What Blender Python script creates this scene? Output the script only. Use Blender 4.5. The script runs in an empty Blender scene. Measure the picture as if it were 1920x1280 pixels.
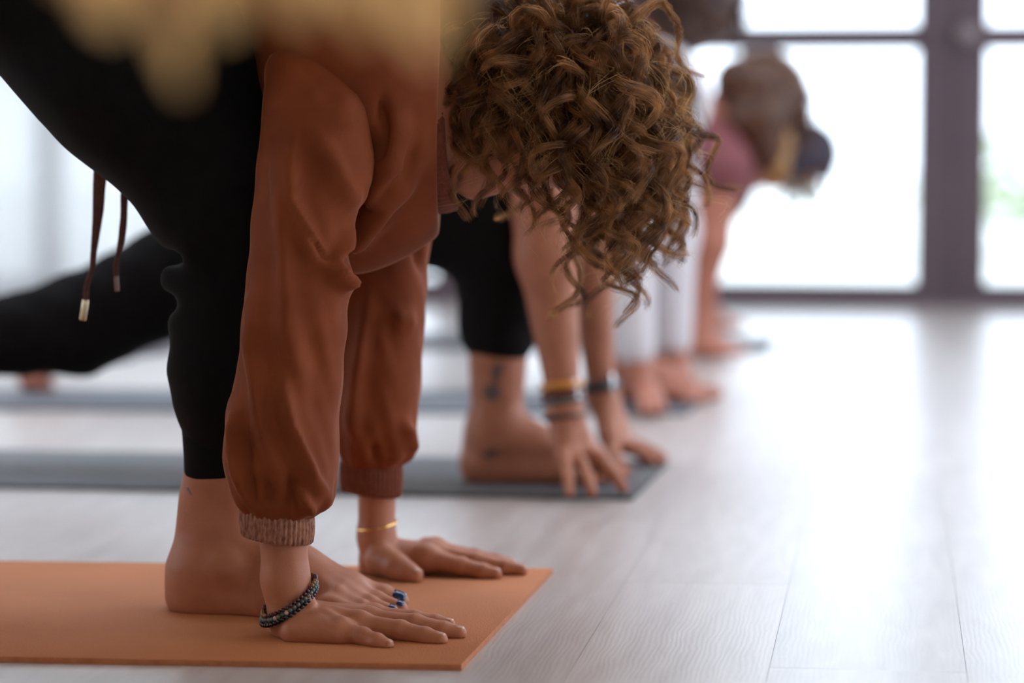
import bpy, math
import numpy as np
from mathutils import Vector

# ------------------------------------------------------------------ camera, sky, exposure
SC = bpy.context.scene
COL = SC.collection
FPX, CAMZ, TILT = 5070.0, 0.485, math.radians(4.24)      # focal length in pixels of the 1920x1280 frame
cam_d = bpy.data.cameras.new('camera')
cam_d.sensor_width = 36.0
cam_d.lens = FPX * 36.0 / 1920.0
cam_d.clip_start = 0.05
cam_d.dof.use_dof = True
cam_d.dof.focus_distance = 2.64
cam_d.dof.aperture_fstop = 2.5
cam = bpy.data.objects.new('camera', cam_d)
COL.objects.link(cam)
cam.location = (0, 0, CAMZ)
cam.rotation_euler = (math.pi / 2 - TILT, 0, 0)
SC.camera = cam

world = bpy.data.worlds.new('overcast_sky')
SC.world = world
world.use_nodes = True
wb = world.node_tree.nodes['Background']
wb.inputs['Color'].default_value = (0.83, 0.92, 1.08, 1)
wb.inputs['Strength'].default_value = 1.0
SC.view_settings.view_transform = 'Standard'
SC.view_settings.look = 'None'
SC.view_settings.gamma = 1.0
SC.view_settings.use_curve_mapping = False
SC.view_settings.exposure = 2.0
SC.cycles.max_bounces = 10
SC.cycles.diffuse_bounces = 5
SC.cycles.transparent_max_bounces = 24
SC.cycles.use_denoising = True

# ------------------------------------------------------------------ helpers
def P(px, py, Y):
    """world point at depth Y (metres from the camera wall) seen at a pixel of the photograph"""
    a = (px - 960) / FPX; b = -(py - 640) / FPX
    dy = math.cos(TILT) + b * math.sin(TILT); dz = -math.sin(TILT) + b * math.cos(TILT)
    s = Y / dy
    return np.array((a * s, Y, CAMZ + dz * s))

def PZ(px, py, z):
    """world point at height z seen at a pixel"""
    a = (px - 960) / FPX; b = -(py - 640) / FPX
    dy = math.cos(TILT) + b * math.sin(TILT); dz = -math.sin(TILT) + b * math.cos(TILT)
    s = (z - CAMZ) / dz
    return np.array((a * s, dy * s, z))

def proj(v):
    r = v - np.array((0, 0, CAMZ))
    c, s = math.cos(TILT), math.sin(TILT)
    w = r[:, 1] * c - r[:, 2] * s
    u = r[:, 1] * s + r[:, 2] * c
    return np.stack((960 + FPX * r[:, 0] / w, 640 - FPX * u / w), 1)

def unit(v):
    v = np.asarray(v, float); return v / (np.linalg.norm(v) + 1e-12)

def mesh_np(name, verts, quads, mat, parent=None, smooth=True, mats=None, mat_idx=None, tris=False):
    verts = np.ascontiguousarray(verts, np.float32); quads = np.ascontiguousarray(quads, np.int32)
    n = quads.shape[1]
    me = bpy.data.meshes.new(name)
    me.vertices.add(len(verts)); me.vertices.foreach_set('co', verts.ravel())
    me.loops.add(quads.size); me.loops.foreach_set('vertex_index', quads.ravel())
    me.polygons.add(len(quads))
    me.polygons.foreach_set('loop_start', np.arange(0, quads.size, n, dtype=np.int32))
    if smooth: me.polygons.foreach_set('use_smooth', np.ones(len(quads), bool))
    for m in ([mat] + list(mats or [])): me.materials.append(m)
    if mat_idx is not None: me.polygons.foreach_set('material_index', np.ascontiguousarray(mat_idx, np.int32))
    me.update(calc_edges=True)
    return link(name, me, parent)

def link(name, data, parent=None):
    o = bpy.data.objects.new(name, data); COL.objects.link(o)
    if parent is not None: o.parent = parent
    return o

def tag(o, label=None, cat=None, group=None, kind=None):
    if label: o['label'] = label
    if cat: o['category'] = cat
    if group: o['group'] = group
    if kind: o['kind'] = kind
    return o

def empty(name, label, cat, group=None):
    return tag(bpy_empty(name), label, cat, group)

def bpy_empty(name):
    o = bpy.data.objects.new(name, None); COL.objects.link(o); o.empty_display_size = 0.1
    return o

class MB:
    """collects simple closed shapes into one mesh"""
    def __init__(self): self.v, self.f, self.n = [], [], 0
    def add(self, v, f):
        self.v.append(np.asarray(v, float)); self.f.extend([[i + self.n for i in q] for q in f]); self.n += len(v)
    def box(self, lo, hi, basis=None, org=(0, 0, 0), bev=0.0):
        lo, hi = np.array(lo, float), np.array(hi, float)
        c = np.array([[x, y, z] for z in (lo[2], hi[2]) for y in (lo[1], hi[1]) for x in (lo[0], hi[0])])
        if basis is not None: c = c @ np.asarray(basis)
        self.add(c + np.asarray(org), [[0, 2, 3, 1], [4, 5, 7, 6], [0, 1, 5, 4], [2, 6, 7, 3], [0, 4, 6, 2], [1, 3, 7, 5]])
        return self
    def tube(self, pts, rad, n=8, caps=True, flat=None):
        pts = np.asarray(pts, float); m = len(pts)
        rad = np.full(m, rad) if np.isscalar(rad) else np.asarray(rad, float)
        t = np.gradient(pts, axis=0); t /= np.linalg.norm(t, axis=1)[:, None] + 1e-12
        ref = np.array((0, 0, 1.0)) if abs(t[0][2]) < .9 else np.array((1.0, 0, 0))
        v = []
        for i in range(m):
            a = unit(np.cross(t[i], ref)); b = np.cross(t[i], a)
            an = np.linspace(0, 2 * np.pi, n, endpoint=False)
            fl = flat if flat else 1.0
            v.append(pts[i] + rad[i] * (np.cos(an)[:, None] * a + fl * np.sin(an)[:, None] * b))
            ref = np.cross(a, t[i])
        v = np.concatenate(v)
        f = [[i * n + j, i * n + (j + 1) % n, (i + 1) * n + (j + 1) % n, (i + 1) * n + j] for i in range(m - 1) for j in range(n)]
        if caps:
            f.append(list(range(n))[::-1]); f.append([(m - 1) * n + j for j in range(n)])
        self.add(v, f); return self
    def sphere(self, c, r, nu=8, nv=6):
        v = [np.array((0, 0, 1.0))]
        for i in range(1, nv):
            th = math.pi * i / nv
            for j in range(nu):
                ph = 2 * math.pi * j / nu
                v.append(np.array((math.sin(th) * math.cos(ph), math.sin(th) * math.sin(ph), math.cos(th))))
        v.append(np.array((0, 0, -1.0)))
        f = [[0, 1 + j, 1 + (j + 1) % nu] for j in range(nu)]
        for i in range(nv - 2):
            for j in range(nu):
                a = 1 + i * nu + j; b = 1 + i * nu + (j + 1) % nu
                f.append([a, a + nu, b + nu, b])
        l = len(v) - 1; o = 1 + (nv - 2) * nu
        f += [[l, o + (j + 1) % nu, o + j] for j in range(nu)]
        self.add(np.array(v) * r + np.asarray(c), f); return self
    def build(self, name, mat, parent=None, smooth=False, bevel=0.0):
        me = bpy.data.meshes.new(name)
        me.from_pydata(np.concatenate(self.v).tolist(), [], self.f)
        me.materials.append(mat)
        if smooth: me.polygons.foreach_set('use_smooth', np.ones(len(me.polygons), bool))
        me.update()
        o = link(name, me, parent)
        if bevel:
            b = o.modifiers.new('bevel', 'BEVEL'); b.width = bevel; b.segments = 2
        return o

def loft(rings, closed=True):
    rings = np.asarray(rings); m, n = rings.shape[:2]
    i, j = np.meshgrid(np.arange(m - 1), np.arange(n if closed else n - 1), indexing='ij')
    j2 = (j + 1) % n
    q = np.stack((i * n + j, i * n + j2, (i + 1) * n + j2, (i + 1) * n + j), -1).reshape(-1, 4)
    return rings.reshape(-1, 3), q

# ------------------------------------------------------------------ implicit surfaces (bodies and cloth)
class Prim:
    def __init__(s, a, b, ra, rb, k=0.01, sq=None):
        s.a, s.b = np.asarray(a, float), np.asarray(b, float); s.ra, s.rb, s.k, s.sq = ra, rb, k, sq
        r = max(ra, rb)
        ex = r / min(1.0, sq[1] if sq else 1.0)
        s.lo = np.minimum(s.a, s.b) - ex; s.hi = np.maximum(s.a, s.b) + ex
    def d(s, x, y, z):
        ba = s.b - s.a; l2 = float(ba @ ba) + 1e-12
        px, py, pz = x - s.a[0], y - s.a[1], z - s.a[2]
        t = np.clip((px * ba[0] + py * ba[1] + pz * ba[2]) / l2, 0, 1)
        ox, oy, oz = px - t * ba[0], py - t * ba[1], pz - t * ba[2]
        q = ox * ox + oy * oy + oz * oz
        if s.sq is not None:
            n, f = s.sq; c = ox * n[0] + oy * n[1] + oz * n[2]
            q = q + (f * f - 1) * c * c
        return np.sqrt(np.maximum(q, 0)) - (s.ra + (s.rb - s.ra) * t)

class Ell:
    def __init__(s, c, r, R=None, k=0.01, cut=False):
        s.c, s.r, s.k, s.cut = np.asarray(c, float), np.asarray(r, float), k, cut
        s.R = np.eye(3) if R is None else np.asarray(R, float)
        e = np.sqrt(((s.R * s.r[:, None]) ** 2).sum(0)); s.lo = s.c - e; s.hi = s.c + e
    def d(s, x, y, z):
        p = (x - s.c[0], y - s.c[1], z - s.c[2])
        u = [sum(p[i] * s.R[j][i] for i in range(3)) / s.r[j] for j in range(3)]
        k0 = np.sqrt(u[0] ** 2 + u[1] ** 2 + u[2] ** 2)
        k1 = np.sqrt((u[0] / s.r[0]) ** 2 + (u[1] / s.r[1]) ** 2 + (u[2] / s.r[2]) ** 2) + 1e-9
        return k0 * (k0 - 1) / k1

def chain(pts, rad, k=0.008, sq=None):
    return [Prim(pts[i], pts[i + 1], rad[i], rad[i + 1], k, sq) for i in range(len(pts) - 1)]

def field(prims, lo, hi, h, floor=None, warp=None):
    lo = np.asarray(lo, float); hi = np.asarray(hi, float)
    n = np.maximum(np.ceil((hi - lo) / h).astype(int) + 1, 3)
    ax = [(lo[i] + h * np.arange(n[i])).astype(np.float32) for i in range(3)]
    D = np.full(n, 0.05, np.float32)
    for p in prims:
        pad = p.k + 4 * h
        a = np.clip(np.floor((p.lo - pad - lo) / h).astype(int), 0, n); b = np.clip(np.ceil((p.hi + pad - lo) / h).astype(int) + 1, 0, n)
        if (b <= a).any(): continue
        sl = tuple(slice(a[i], b[i]) for i in range(3))
        x, y, z = ax[0][sl[0]][:, None, None], ax[1][sl[1]][None, :, None], ax[2][sl[2]][None, None, :]
        d = p.d(x, y, z).astype(np.float32)
        D0 = D[sl]; k = p.k
        if getattr(p, 'cut', False):
            d = -d; hh = np.maximum(k - np.abs(D0 - d), 0) / k
            D[sl] = np.maximum(D0, d) + hh * hh * k * 0.25
        else:
            hh = np.maximum(k - np.abs(D0 - d), 0) / k
            D[sl] = np.minimum(D0, d) - hh * hh * k * 0.25
    if warp is not None:
        D += warp(ax[0][:, None, None], ax[1][None, :, None], ax[2][None, None, :]).astype(np.float32)
    if floor is not None:
        D = np.maximum(D, (floor - ax[2])[None, None, :] + 0 * D)
    return surface_nets(D, lo, h)

def surface_nets(D, lo, h):
    S = D < 0
    nx, ny, nz = D.shape
    c = np.zeros((nx - 1, ny - 1, nz - 1), np.int8)
    for i in (0, 1):
        for j in (0, 1):
            for k in (0, 1):
                c += S[i:nx - 1 + i, j:ny - 1 + j, k:nz - 1 + k]
    cells = np.argwhere((c > 0) & (c < 8))
    if len(cells) == 0: return np.zeros((0, 3)), np.zeros((0, 4), int)
    idx = np.full(c.shape, -1, np.int32); idx[tuple(cells.T)] = np.arange(len(cells))
    acc = np.zeros((len(cells), 3)); cnt = np.zeros(len(cells))
    cor = [(i, j, k) for i in (0, 1) for j in (0, 1) for k in (0, 1)]
    val = {q: D[cells[:, 0] + q[0], cells[:, 1] + q[1], cells[:, 2] + q[2]] for q in cor}
    for q in cor:
        for a in range(3):
            if q[a]: continue
            q2 = list(q); q2[a] = 1; q2 = tuple(q2)
            v0, v1 = val[q], val[q2]
            m = (v0 < 0) != (v1 < 0)
            t = np.where(m, v0 / np.where(m, v0 - v1, 1), 0)
            for b in range(3):
                acc[:, b] += np.where(m, q[b] + (t if b == a else 0), 0)
            cnt += m
    V = lo + (cells + acc / cnt[:, None]) * h
    Q = []
    for a in range(3):
        b, g = (a + 1) % 3, (a + 2) % 3
        s0 = [slice(None)] * 3; s1 = [slice(None)] * 3
        s0[a] = slice(0, -1); s1[a] = slice(1, None)
        e = np.argwhere(S[tuple(s0)] != S[tuple(s1)])
        ok = (e[:, b] > 0) & (e[:, g] > 0) & (e[:, b] < D.shape[b] - 1) & (e[:, g] < D.shape[g] - 1)
        e = e[ok]
        fl = S[e[:, 0], e[:, 1], e[:, 2]]
        def ci(db, dg):
            w = e.copy(); w[:, b] += db; w[:, g] += dg
            return idx[w[:, 0], w[:, 1], w[:, 2]]
        q = np.stack((ci(-1, -1), ci(0, -1), ci(0, 0), ci(-1, 0)), 1)
        q[~fl] = q[~fl][:, ::-1]
        Q.append(q)
    Q = np.concatenate(Q)
    Q = Q[(Q >= 0).all(1)]
    return V, Q

def relax(V, Q, it=1, f=0.5):
    for _ in range(it):
        s = np.zeros_like(V); c = np.zeros(len(V))
        for a in range(4):
            for b in ((a + 1) % 4, (a + 3) % 4):
                np.add.at(s, Q[:, a], V[Q[:, b]]); np.add.at(c, Q[:, a], 1)
        V = V + f * (s / np.maximum(c, 1)[:, None] - V)
    return V

def merge(parts):
    v, q, n = [], [], 0
    for a, b in parts:
        v.append(a); q.append(b + n); n += len(a)
    return np.concatenate(v), np.concatenate(q)

def normals(V, Q):
    n = np.cross(V[Q[:, 2]] - V[Q[:, 0]], V[Q[:, 3]] - V[Q[:, 1]])
    N = np.zeros_like(V)
    for a in range(4): np.add.at(N, Q[:, a], n)
    return N / (np.linalg.norm(N, axis=1)[:, None] + 1e-12)

def folds(V, Q, lst, front=True):
    """raise or sink cloth along fold lines; a line is (points, height, width on its left, width on its right)"""
    N = normals(V, Q); p = proj(V); d = np.zeros(len(V))
    w = np.clip(-N[:, 1] * 1.6 + 0.25, 0, 1) if front else 1.0
    for pts, amp, wl, wr in lst:
        pts = np.asarray(pts, float)
        best = np.full(len(V), 1e9); sg = np.zeros(len(V)); end = np.ones(len(V))
        acc = np.concatenate(([0], np.cumsum(np.linalg.norm(np.diff(pts, axis=0), axis=1)))); L = acc[-1]
        for i in range(len(pts) - 1):
            ab = pts[i + 1] - pts[i]; l2 = ab @ ab
            t = np.clip(((p - pts[i]) @ ab) / l2, 0, 1)
            o = p - pts[i] - t[:, None] * ab; dist = np.linalg.norm(o, axis=1)
            m = dist < best
            best = np.where(m, dist, best)
            sg = np.where(m, np.sign(o[:, 0] * ab[1] - o[:, 1] * ab[0]), sg)
            s = (acc[i] + t * math.sqrt(l2)) / L
            end = np.where(m, np.clip(np.minimum(s, 1 - s) * 4, 0, 1), end)
        wd = np.where(sg > 0, wr, wl)      # right of a downward line = +
        d += amp * np.exp(-(best / wd) ** 2) * (0.25 + 0.75 * end)
    return V + N * (d * w)[:, None]

RNG = np.random.default_rng(7)

# ------------------------------------------------------------------ materials
def mat(name, col, rough=0.6, **kw):
    m = bpy.data.materials.new(name); m.use_nodes = True
    b = m.node_tree.nodes['Principled BSDF']
    b.inputs['Base Color'].default_value = (*col, 1); b.inputs['Roughness'].default_value = rough
    for k, v in kw.items():
        i = b.inputs[k.replace('_', ' ')]
        i.default_value = v
    return m

def N(m, t, **kw):
    n = m.node_tree.nodes.new(t)
    for k, v in kw.items(): setattr(n, k, v)
    return n

def L(m, a, b): m.node_tree.links.new(a, b)

def vary(m, c1, c2, scale=20, detail=4, stretch=(1, 1, 1), bump=0.0, bscale=None, bdist=0.001, obj_rand=0.0):
    b = m.node_tree.nodes['Principled BSDF']
    tc = N(m, 'ShaderNodeTexCoord'); mp = N(m, 'ShaderNodeMapping'); mp.inputs['Scale'].default_value = stretch
    L(m, tc.outputs['Object'], mp.inputs['Vector'])
    no = N(m, 'ShaderNodeTexNoise'); no.inputs['Scale'].default_value = scale; no.inputs['Detail'].default_value = detail
    L(m, mp.outputs[0], no.inputs['Vector'])
    cr = N(m, 'ShaderNodeValToRGB'); cr.color_ramp.elements[0].position = .3; cr.color_ramp.elements[1].position = .7
    cr.color_ramp.elements[0].color = (*c1, 1); cr.color_ramp.elements[1].color = (*c2, 1)
    L(m, no.outputs['Fac'], cr.inputs['Fac'])
    L(m, cr.outputs['Color'], b.inputs['Base Color'])
    if bump:
        n2 = N(m, 'ShaderNodeTexNoise'); n2.inputs['Scale'].default_value = bscale or scale * 8; n2.inputs['Detail'].default_value = 3
        L(m, mp.outputs[0], n2.inputs['Vector'])
        bp = N(m, 'ShaderNodeBump'); bp.inputs['Strength'].default_value = bump; bp.inputs['Distance'].default_value = bdist
        L(m, n2.outputs['Fac'], bp.inputs['Height']); L(m, bp.outputs[0], b.inputs['Normal'])
    return m

def skin_mat(name, a, b):
    m = mat(name, a, 0.5, Specular_IOR_Level=0.35, Subsurface_Weight=0.12, Subsurface_Scale=0.006)
    m.node_tree.nodes['Principled BSDF'].inputs['Subsurface Radius'].default_value = (1, .35, .2)
    return vary(m, a, b, 35, 5, bump=0.35, bscale=700, bdist=0.0006)

SKIN = skin_mat('skin_warm', (0.37, 0.132, 0.064), (0.44, 0.170, 0.090))
SKIN2 = skin_mat('skin_tan', (0.34, 0.125, 0.066), (0.41, 0.16, 0.09))
SKIN3 = skin_mat('skin_rosy', (0.34, 0.122, 0.074), (0.41, 0.155, 0.1))
NAIL = mat('fingernail', (0.50, 0.24, 0.16), 0.25)
INK = mat('tattoo_ink', (0.10, 0.07, 0.065), 0.5)
POLISH = mat('navy_nail_polish', (0.006, 0.016, 0.075), 0.15)
VELVET = vary(mat('rust_velvet', (0.2, 0.045, 0.016), 0.8, Sheen_Weight=0.38, Sheen_Roughness=0.16, Specular_IOR_Level=0.2),
              (0.165, 0.036, 0.0095), (0.225, 0.052, 0.014), 18, 4, bump=0.3, bscale=900, bdist=0.0008)
VELVET.node_tree.nodes['Principled BSDF'].inputs['Sheen Tint'].default_value = (1.0, 0.55, 0.3, 1)

def rib_mat(name, c1, c2):
    m = mat(name, c1, 0.75, Sheen_Weight=0.06, Specular_IOR_Level=0.2)
    return vary(m, c1, c2, 420, 2, stretch=(1, 1, .35), bump=0.6, bscale=900, bdist=0.0012)
RIB = rib_mat('glitter_rib_knit', (0.17, 0.052, 0.03), (0.42, 0.20, 0.125))
RIB_DARK = rib_mat('rust_rib_knit', (0.15, 0.038, 0.017), (0.21, 0.06, 0.03))
BLACK = vary(mat('black_jersey', (0.012, 0.011, 0.012), 0.9, Sheen_Weight=0.03, Sheen_Roughness=0.3, Specular_IOR_Level=0.12),
             (0.005, 0.0042, 0.0044), (0.0075, 0.0062, 0.0064), 60, 3, bump=0.3, bscale=1200, bdist=0.0006)
WHITE = vary(mat('white_cotton', (0.6, 0.58, 0.6), 0.8), (0.56, 0.53, 0.55), (0.66, 0.63, 0.64), 12)
MAROON = mat('maroon_jersey', (0.17, 0.045, 0.05), 0.8)
GREYTOP = mat('charcoal_jersey', (0.03, 0.03, 0.035), 0.8)
PURPLE = vary(mat('plum_cotton', (0.035, 0.028, 0.04), 0.8), (0.03, 0.024, 0.036), (0.05, 0.038, 0.055), 30)
CORD = vary(mat('brown_cord', (0.10, 0.035, 0.025), 0.8), (0.085, 0.028, 0.02), (0.13, 0.048, 0.034), 200, bump=.4, bscale=900)
METAL = mat('pale_brass', (0.75, 0.62, 0.42), 0.25, Metallic=1.0)
GOLD = mat('gold', (0.85, 0.52, 0.18), 0.25, Metallic=1.0)

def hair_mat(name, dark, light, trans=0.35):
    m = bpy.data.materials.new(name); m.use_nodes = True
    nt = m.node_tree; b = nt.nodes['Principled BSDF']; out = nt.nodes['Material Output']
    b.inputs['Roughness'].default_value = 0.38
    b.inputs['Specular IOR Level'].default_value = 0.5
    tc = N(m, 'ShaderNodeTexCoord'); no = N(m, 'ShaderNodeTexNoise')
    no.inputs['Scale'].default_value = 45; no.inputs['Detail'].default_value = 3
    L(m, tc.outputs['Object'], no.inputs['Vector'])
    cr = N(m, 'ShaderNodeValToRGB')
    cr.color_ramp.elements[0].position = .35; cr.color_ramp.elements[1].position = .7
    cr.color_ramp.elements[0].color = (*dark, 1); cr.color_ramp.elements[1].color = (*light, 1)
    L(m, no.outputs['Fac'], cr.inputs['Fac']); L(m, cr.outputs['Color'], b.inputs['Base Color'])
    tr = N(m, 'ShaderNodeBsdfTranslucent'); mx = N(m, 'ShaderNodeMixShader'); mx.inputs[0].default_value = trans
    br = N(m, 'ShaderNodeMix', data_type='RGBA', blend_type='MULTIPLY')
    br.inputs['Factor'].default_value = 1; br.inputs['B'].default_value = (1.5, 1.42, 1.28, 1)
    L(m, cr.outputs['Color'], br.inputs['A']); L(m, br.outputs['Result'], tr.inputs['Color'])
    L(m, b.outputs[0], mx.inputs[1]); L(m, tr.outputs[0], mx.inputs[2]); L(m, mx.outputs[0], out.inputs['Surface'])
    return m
HAIR = hair_mat('chestnut_curls', (0.082, 0.033, 0.014), (0.45, 0.235, 0.10), 0.6)
HAIRCAP = hair_mat('dark_roots', (0.05, 0.023, 0.011), (0.09, 0.042, 0.02), 0.1)
HAIR2 = hair_mat('brown_hair', (0.05, 0.02, 0.012), (0.10, 0.045, 0.025), 0.2)
HAIR4 = hair_mat('auburn_hair', (0.06, 0.02, 0.010), (0.17, 0.07, 0.03), 0.3)
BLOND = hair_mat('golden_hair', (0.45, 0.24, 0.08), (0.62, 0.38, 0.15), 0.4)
GREYHAIR = hair_mat('ash_hair', (0.35, 0.33, 0.26), (0.55, 0.52, 0.42), 0.4)

# floor wood: brushed pale oak, grain along the plank
def wood_mat():
    m = mat('pale_oak', (0.5, 0.4, 0.33), 0.3, Coat_Weight=0.6, Coat_Roughness=0.3)
    b = m.node_tree.nodes['Principled BSDF']
    tc = N(m, 'ShaderNodeTexCoord'); oi = N(m, 'ShaderNodeObjectInfo')
    ad = N(m, 'ShaderNodeVectorMath', operation='ADD'); L(m, tc.outputs['Object'], ad.inputs[0])
    sc = N(m, 'ShaderNodeVectorMath', operation='SCALE'); sc.inputs['Scale'].default_value = 17.0
    cb = N(m, 'ShaderNodeCombineXYZ')
    for i in range(3): L(m, oi.outputs['Random'], cb.inputs[i])
    L(m, cb.outputs[0], sc.inputs[0]); L(m, sc.outputs[0], ad.inputs[1])
    mp = N(m, 'ShaderNodeMapping'); mp.inputs['Scale'].default_value = (9, 1.0, 1); L(m, ad.outputs[0], mp.inputs['Vector'])
    no = N(m, 'ShaderNodeTexNoise'); no.inputs['Scale'].default_value = 5; no.inputs['Detail'].default_value = 6; no.inputs['Distortion'].default_value = .6
    L(m, mp.outputs[0], no.inputs['Vector'])
    cr = N(m, 'ShaderNodeValToRGB'); cr.color_ramp.elements[0].position = .3; cr.color_ramp.elements[1].position = .72
    cr.color_ramp.elements[0].color = (0.40, 0.345, 0.315, 1); cr.color_ramp.elements[1].color = (0.53, 0.475, 0.445, 1)
    L(m, no.outputs['Fac'], cr.inputs['Fac'])
    hs = N(m, 'ShaderNodeHueSaturation')
    ma = N(m, 'ShaderNodeMapRange'); ma.inputs['To Min'].default_value = .93; ma.inputs['To Max'].default_value = 1.07
    L(m, oi.outputs['Random'], ma.inputs['Value']); L(m, ma.outputs[0], hs.inputs['Value'])
    L(m, cr.outputs['Color'], hs.inputs['Color']); L(m, hs.outputs['Color'], b.inputs['Base Color'])
    wv = N(m, 'ShaderNodeTexWave', wave_type='BANDS', bands_direction='X')
    wv.inputs['Scale'].default_value = 60; wv.inputs['Distortion'].default_value = 9; wv.inputs['Detail'].default_value = 3; wv.inputs['Detail Scale'].default_value = .6
    mp2 = N(m, 'ShaderNodeMapping'); mp2.inputs['Scale'].default_value = (1, .25, 1); L(m, ad.outputs[0], mp2.inputs['Vector'])
    L(m, mp2.outputs[0], wv.inputs['Vector'])
    bp = N(m, 'ShaderNodeBump'); bp.inputs['Strength'].default_value = .07; bp.inputs['Distance'].default_value = .0012
    L(m, wv.outputs['Fac'], bp.inputs['Height']); L(m, bp.outputs[0], b.inputs['Normal'])
    rr = N(m, 'ShaderNodeMapRange'); rr.inputs['To Min'].default_value = .32; rr.inputs['To Max'].default_value = .42
    L(m, no.outputs['Fac'], rr.inputs['Value']); L(m, rr.outputs[0], b.inputs['Roughness'])
    return m
WOOD = wood_mat()
SUB = mat('dark_joint', (0.36, 0.30, 0.26), 0.8)
PLASTER = vary(mat('cream_plaster', (0.8, 0.7, 0.58), 0.9), (0.78, 0.68, 0.56), (0.82, 0.72, 0.60), 3)
FRAME = vary(mat('taupe_metal_frame', (0.09, 0.06, 0.072), 0.6), (0.085, 0.056, 0.068), (0.1, 0.068, 0.08), 6)
FRAME2 = mat('taupe_threshold', (0.26, 0.22, 0.23), 0.5)
PAVING = vary(mat('pale_paving', (0.7, 0.7, 0.66), 0.9), (0.62, 0.62, 0.58), (0.78, 0.78, 0.74), 2)
LEAF = vary(mat('pale_green_leaf', (0.5, 0.56, 0.4), 0.6), (0.46, 0.53, 0.36), (0.6, 0.66, 0.5), 8)
BARK = mat('bark', (0.22, 0.16, 0.12), 0.9)

def glass_mat():
    m = bpy.data.materials.new('window_glass'); m.use_nodes = True
    nt = m.node_tree; nt.nodes.remove(nt.nodes['Principled BSDF']); out = nt.nodes['Material Output']
    t = N(m, 'ShaderNodeBsdfTransparent'); t.inputs[0].default_value = (.96, .98, .97, 1)
    g = N(m, 'ShaderNodeBsdfGlossy'); g.inputs['Roughness'].default_value = .02
    f = N(m, 'ShaderNodeFresnel'); f.inputs[0].default_value = 1.3
    x = N(m, 'ShaderNodeMixShader'); L(m, f.outputs[0], x.inputs[0]); L(m, t.outputs[0], x.inputs[1]); L(m, g.outputs[0], x.inputs[2])
    L(m, x.outputs[0], out.inputs['Surface']); return m
GLASS = glass_mat()

def sheer_mat():
    m = bpy.data.materials.new('sheer_white_voile'); m.use_nodes = True
    nt = m.node_tree; nt.nodes.remove(nt.nodes['Principled BSDF']); out = nt.nodes['Material Output']
    d = N(m, 'ShaderNodeBsdfDiffuse'); d.inputs[0].default_value = (.6, .6, .6, 1)
    tl = N(m, 'ShaderNodeBsdfTranslucent'); tl.inputs[0].default_value = (.82, .82, .82, 1)
    tp = N(m, 'ShaderNodeBsdfTransparent')
    a = N(m, 'ShaderNodeMixShader'); a.inputs[0].default_value = .55; L(m, d.outputs[0], a.inputs[1]); L(m, tl.outputs[0], a.inputs[2])
    b = N(m, 'ShaderNodeMixShader'); b.inputs[0].default_value = .10; L(m, a.outputs[0], b.inputs[1]); L(m, tp.outputs[0], b.inputs[2])
    L(m, b.outputs[0], out.inputs['Surface']); return m
SHEER = sheer_mat()

def mat_rubber(name, c1, c2, rough=.75, bump=.5):
    m = mat(name, c1, rough, Specular_IOR_Level=0.3)
    vary(m, c1, c2, 6, 4)
    b = m.node_tree.nodes['Principled BSDF']
    tc = N(m, 'ShaderNodeTexCoord'); vo = N(m, 'ShaderNodeTexVoronoi'); vo.inputs['Scale'].default_value = 420
    L(m, tc.outputs['Object'], vo.inputs['Vector'])
    bp = N(m, 'ShaderNodeBump'); bp.inputs['Strength'].default_value = bump; bp.inputs['Distance'].default_value = .0008
    L(m, vo.outputs['Distance'], bp.inputs['Height']); L(m, bp.outputs[0], b.inputs['Normal'])
    return m
TERRA = mat_rubber('terracotta_foam', (0.42, 0.145, 0.052), (0.49, 0.178, 0.068), .75)
SLATE = mat_rubber('slate_foam', (0.115, 0.115, 0.125), (0.15, 0.15, 0.16), .5)
SLATE2 = mat_rubber('blue_grey_foam', (0.13, 0.14, 0.165), (0.17, 0.18, 0.2), .5)
DARKMAT = mat_rubber('dark_foam', (0.08, 0.08, 0.09), (0.1, 0.1, 0.11), .5)
MATEDGE = mat('dark_mat_edge', (0.03, 0.035, 0.035), .7)
STRAW = hair_mat('dried_straw', (0.70, 0.54, 0.30), (0.80, 0.64, 0.40), 0.42)

# ------------------------------------------------------------------ the room
RA = math.radians(8.0)
U = np.array((math.cos(RA), -math.sin(RA), 0)); V_ = np.array((math.sin(RA), math.cos(RA), 0)); W = np.array((0, 0, 1.0))
B = np.stack((U, V_, W))          # rows: room axes; room point = (u, v, z) @ B
RZ = -RA
V0 = 7.95                          # window wall
U0, U1, VB, CEIL = -5.0, 4.2, -3.2, 2.75

def UV(px, py):
    """room coordinates (u, z) where the sight line of a pixel meets the window wall"""
    d = P(px, py, 1.0) - np.array((0, 0, CAMZ)); s = V0 / (d @ V_)
    q = np.array((0, 0, CAMZ)) + d * s
    return float(q @ U), float(q[2])

fl = MB().box((U0, VB, -.12), (U1, V0 + .25, -.0135), B).build('floor', SUB); tag(fl, kind='structure', label='pale oak plank floor of the yoga studio')
pb = MB(); PW, PL = .18, 1.32
pb.box((0, 0, -.0133), (PW - .0004, PL - .0004, 0))
pm = pb.build('plank', WOOD, fl, bevel=0)
me_pl = pm.data
i = 0
first = True
ucol = np.arange(-2.1, 2.3, PW)
for c, u in enumerate(ucol):
    off = (c * .47) % PL
    v = 1.05 - off
    while v < V0:
        o = pm if first else pm.copy()
        if not first: COL.objects.link(o)
        first = False
        o.parent = fl
        loc = np.array((u + .012, v, 0)) @ B
        o.location = loc; o.rotation_euler = (0, 0, RZ)
        v += PL
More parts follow.
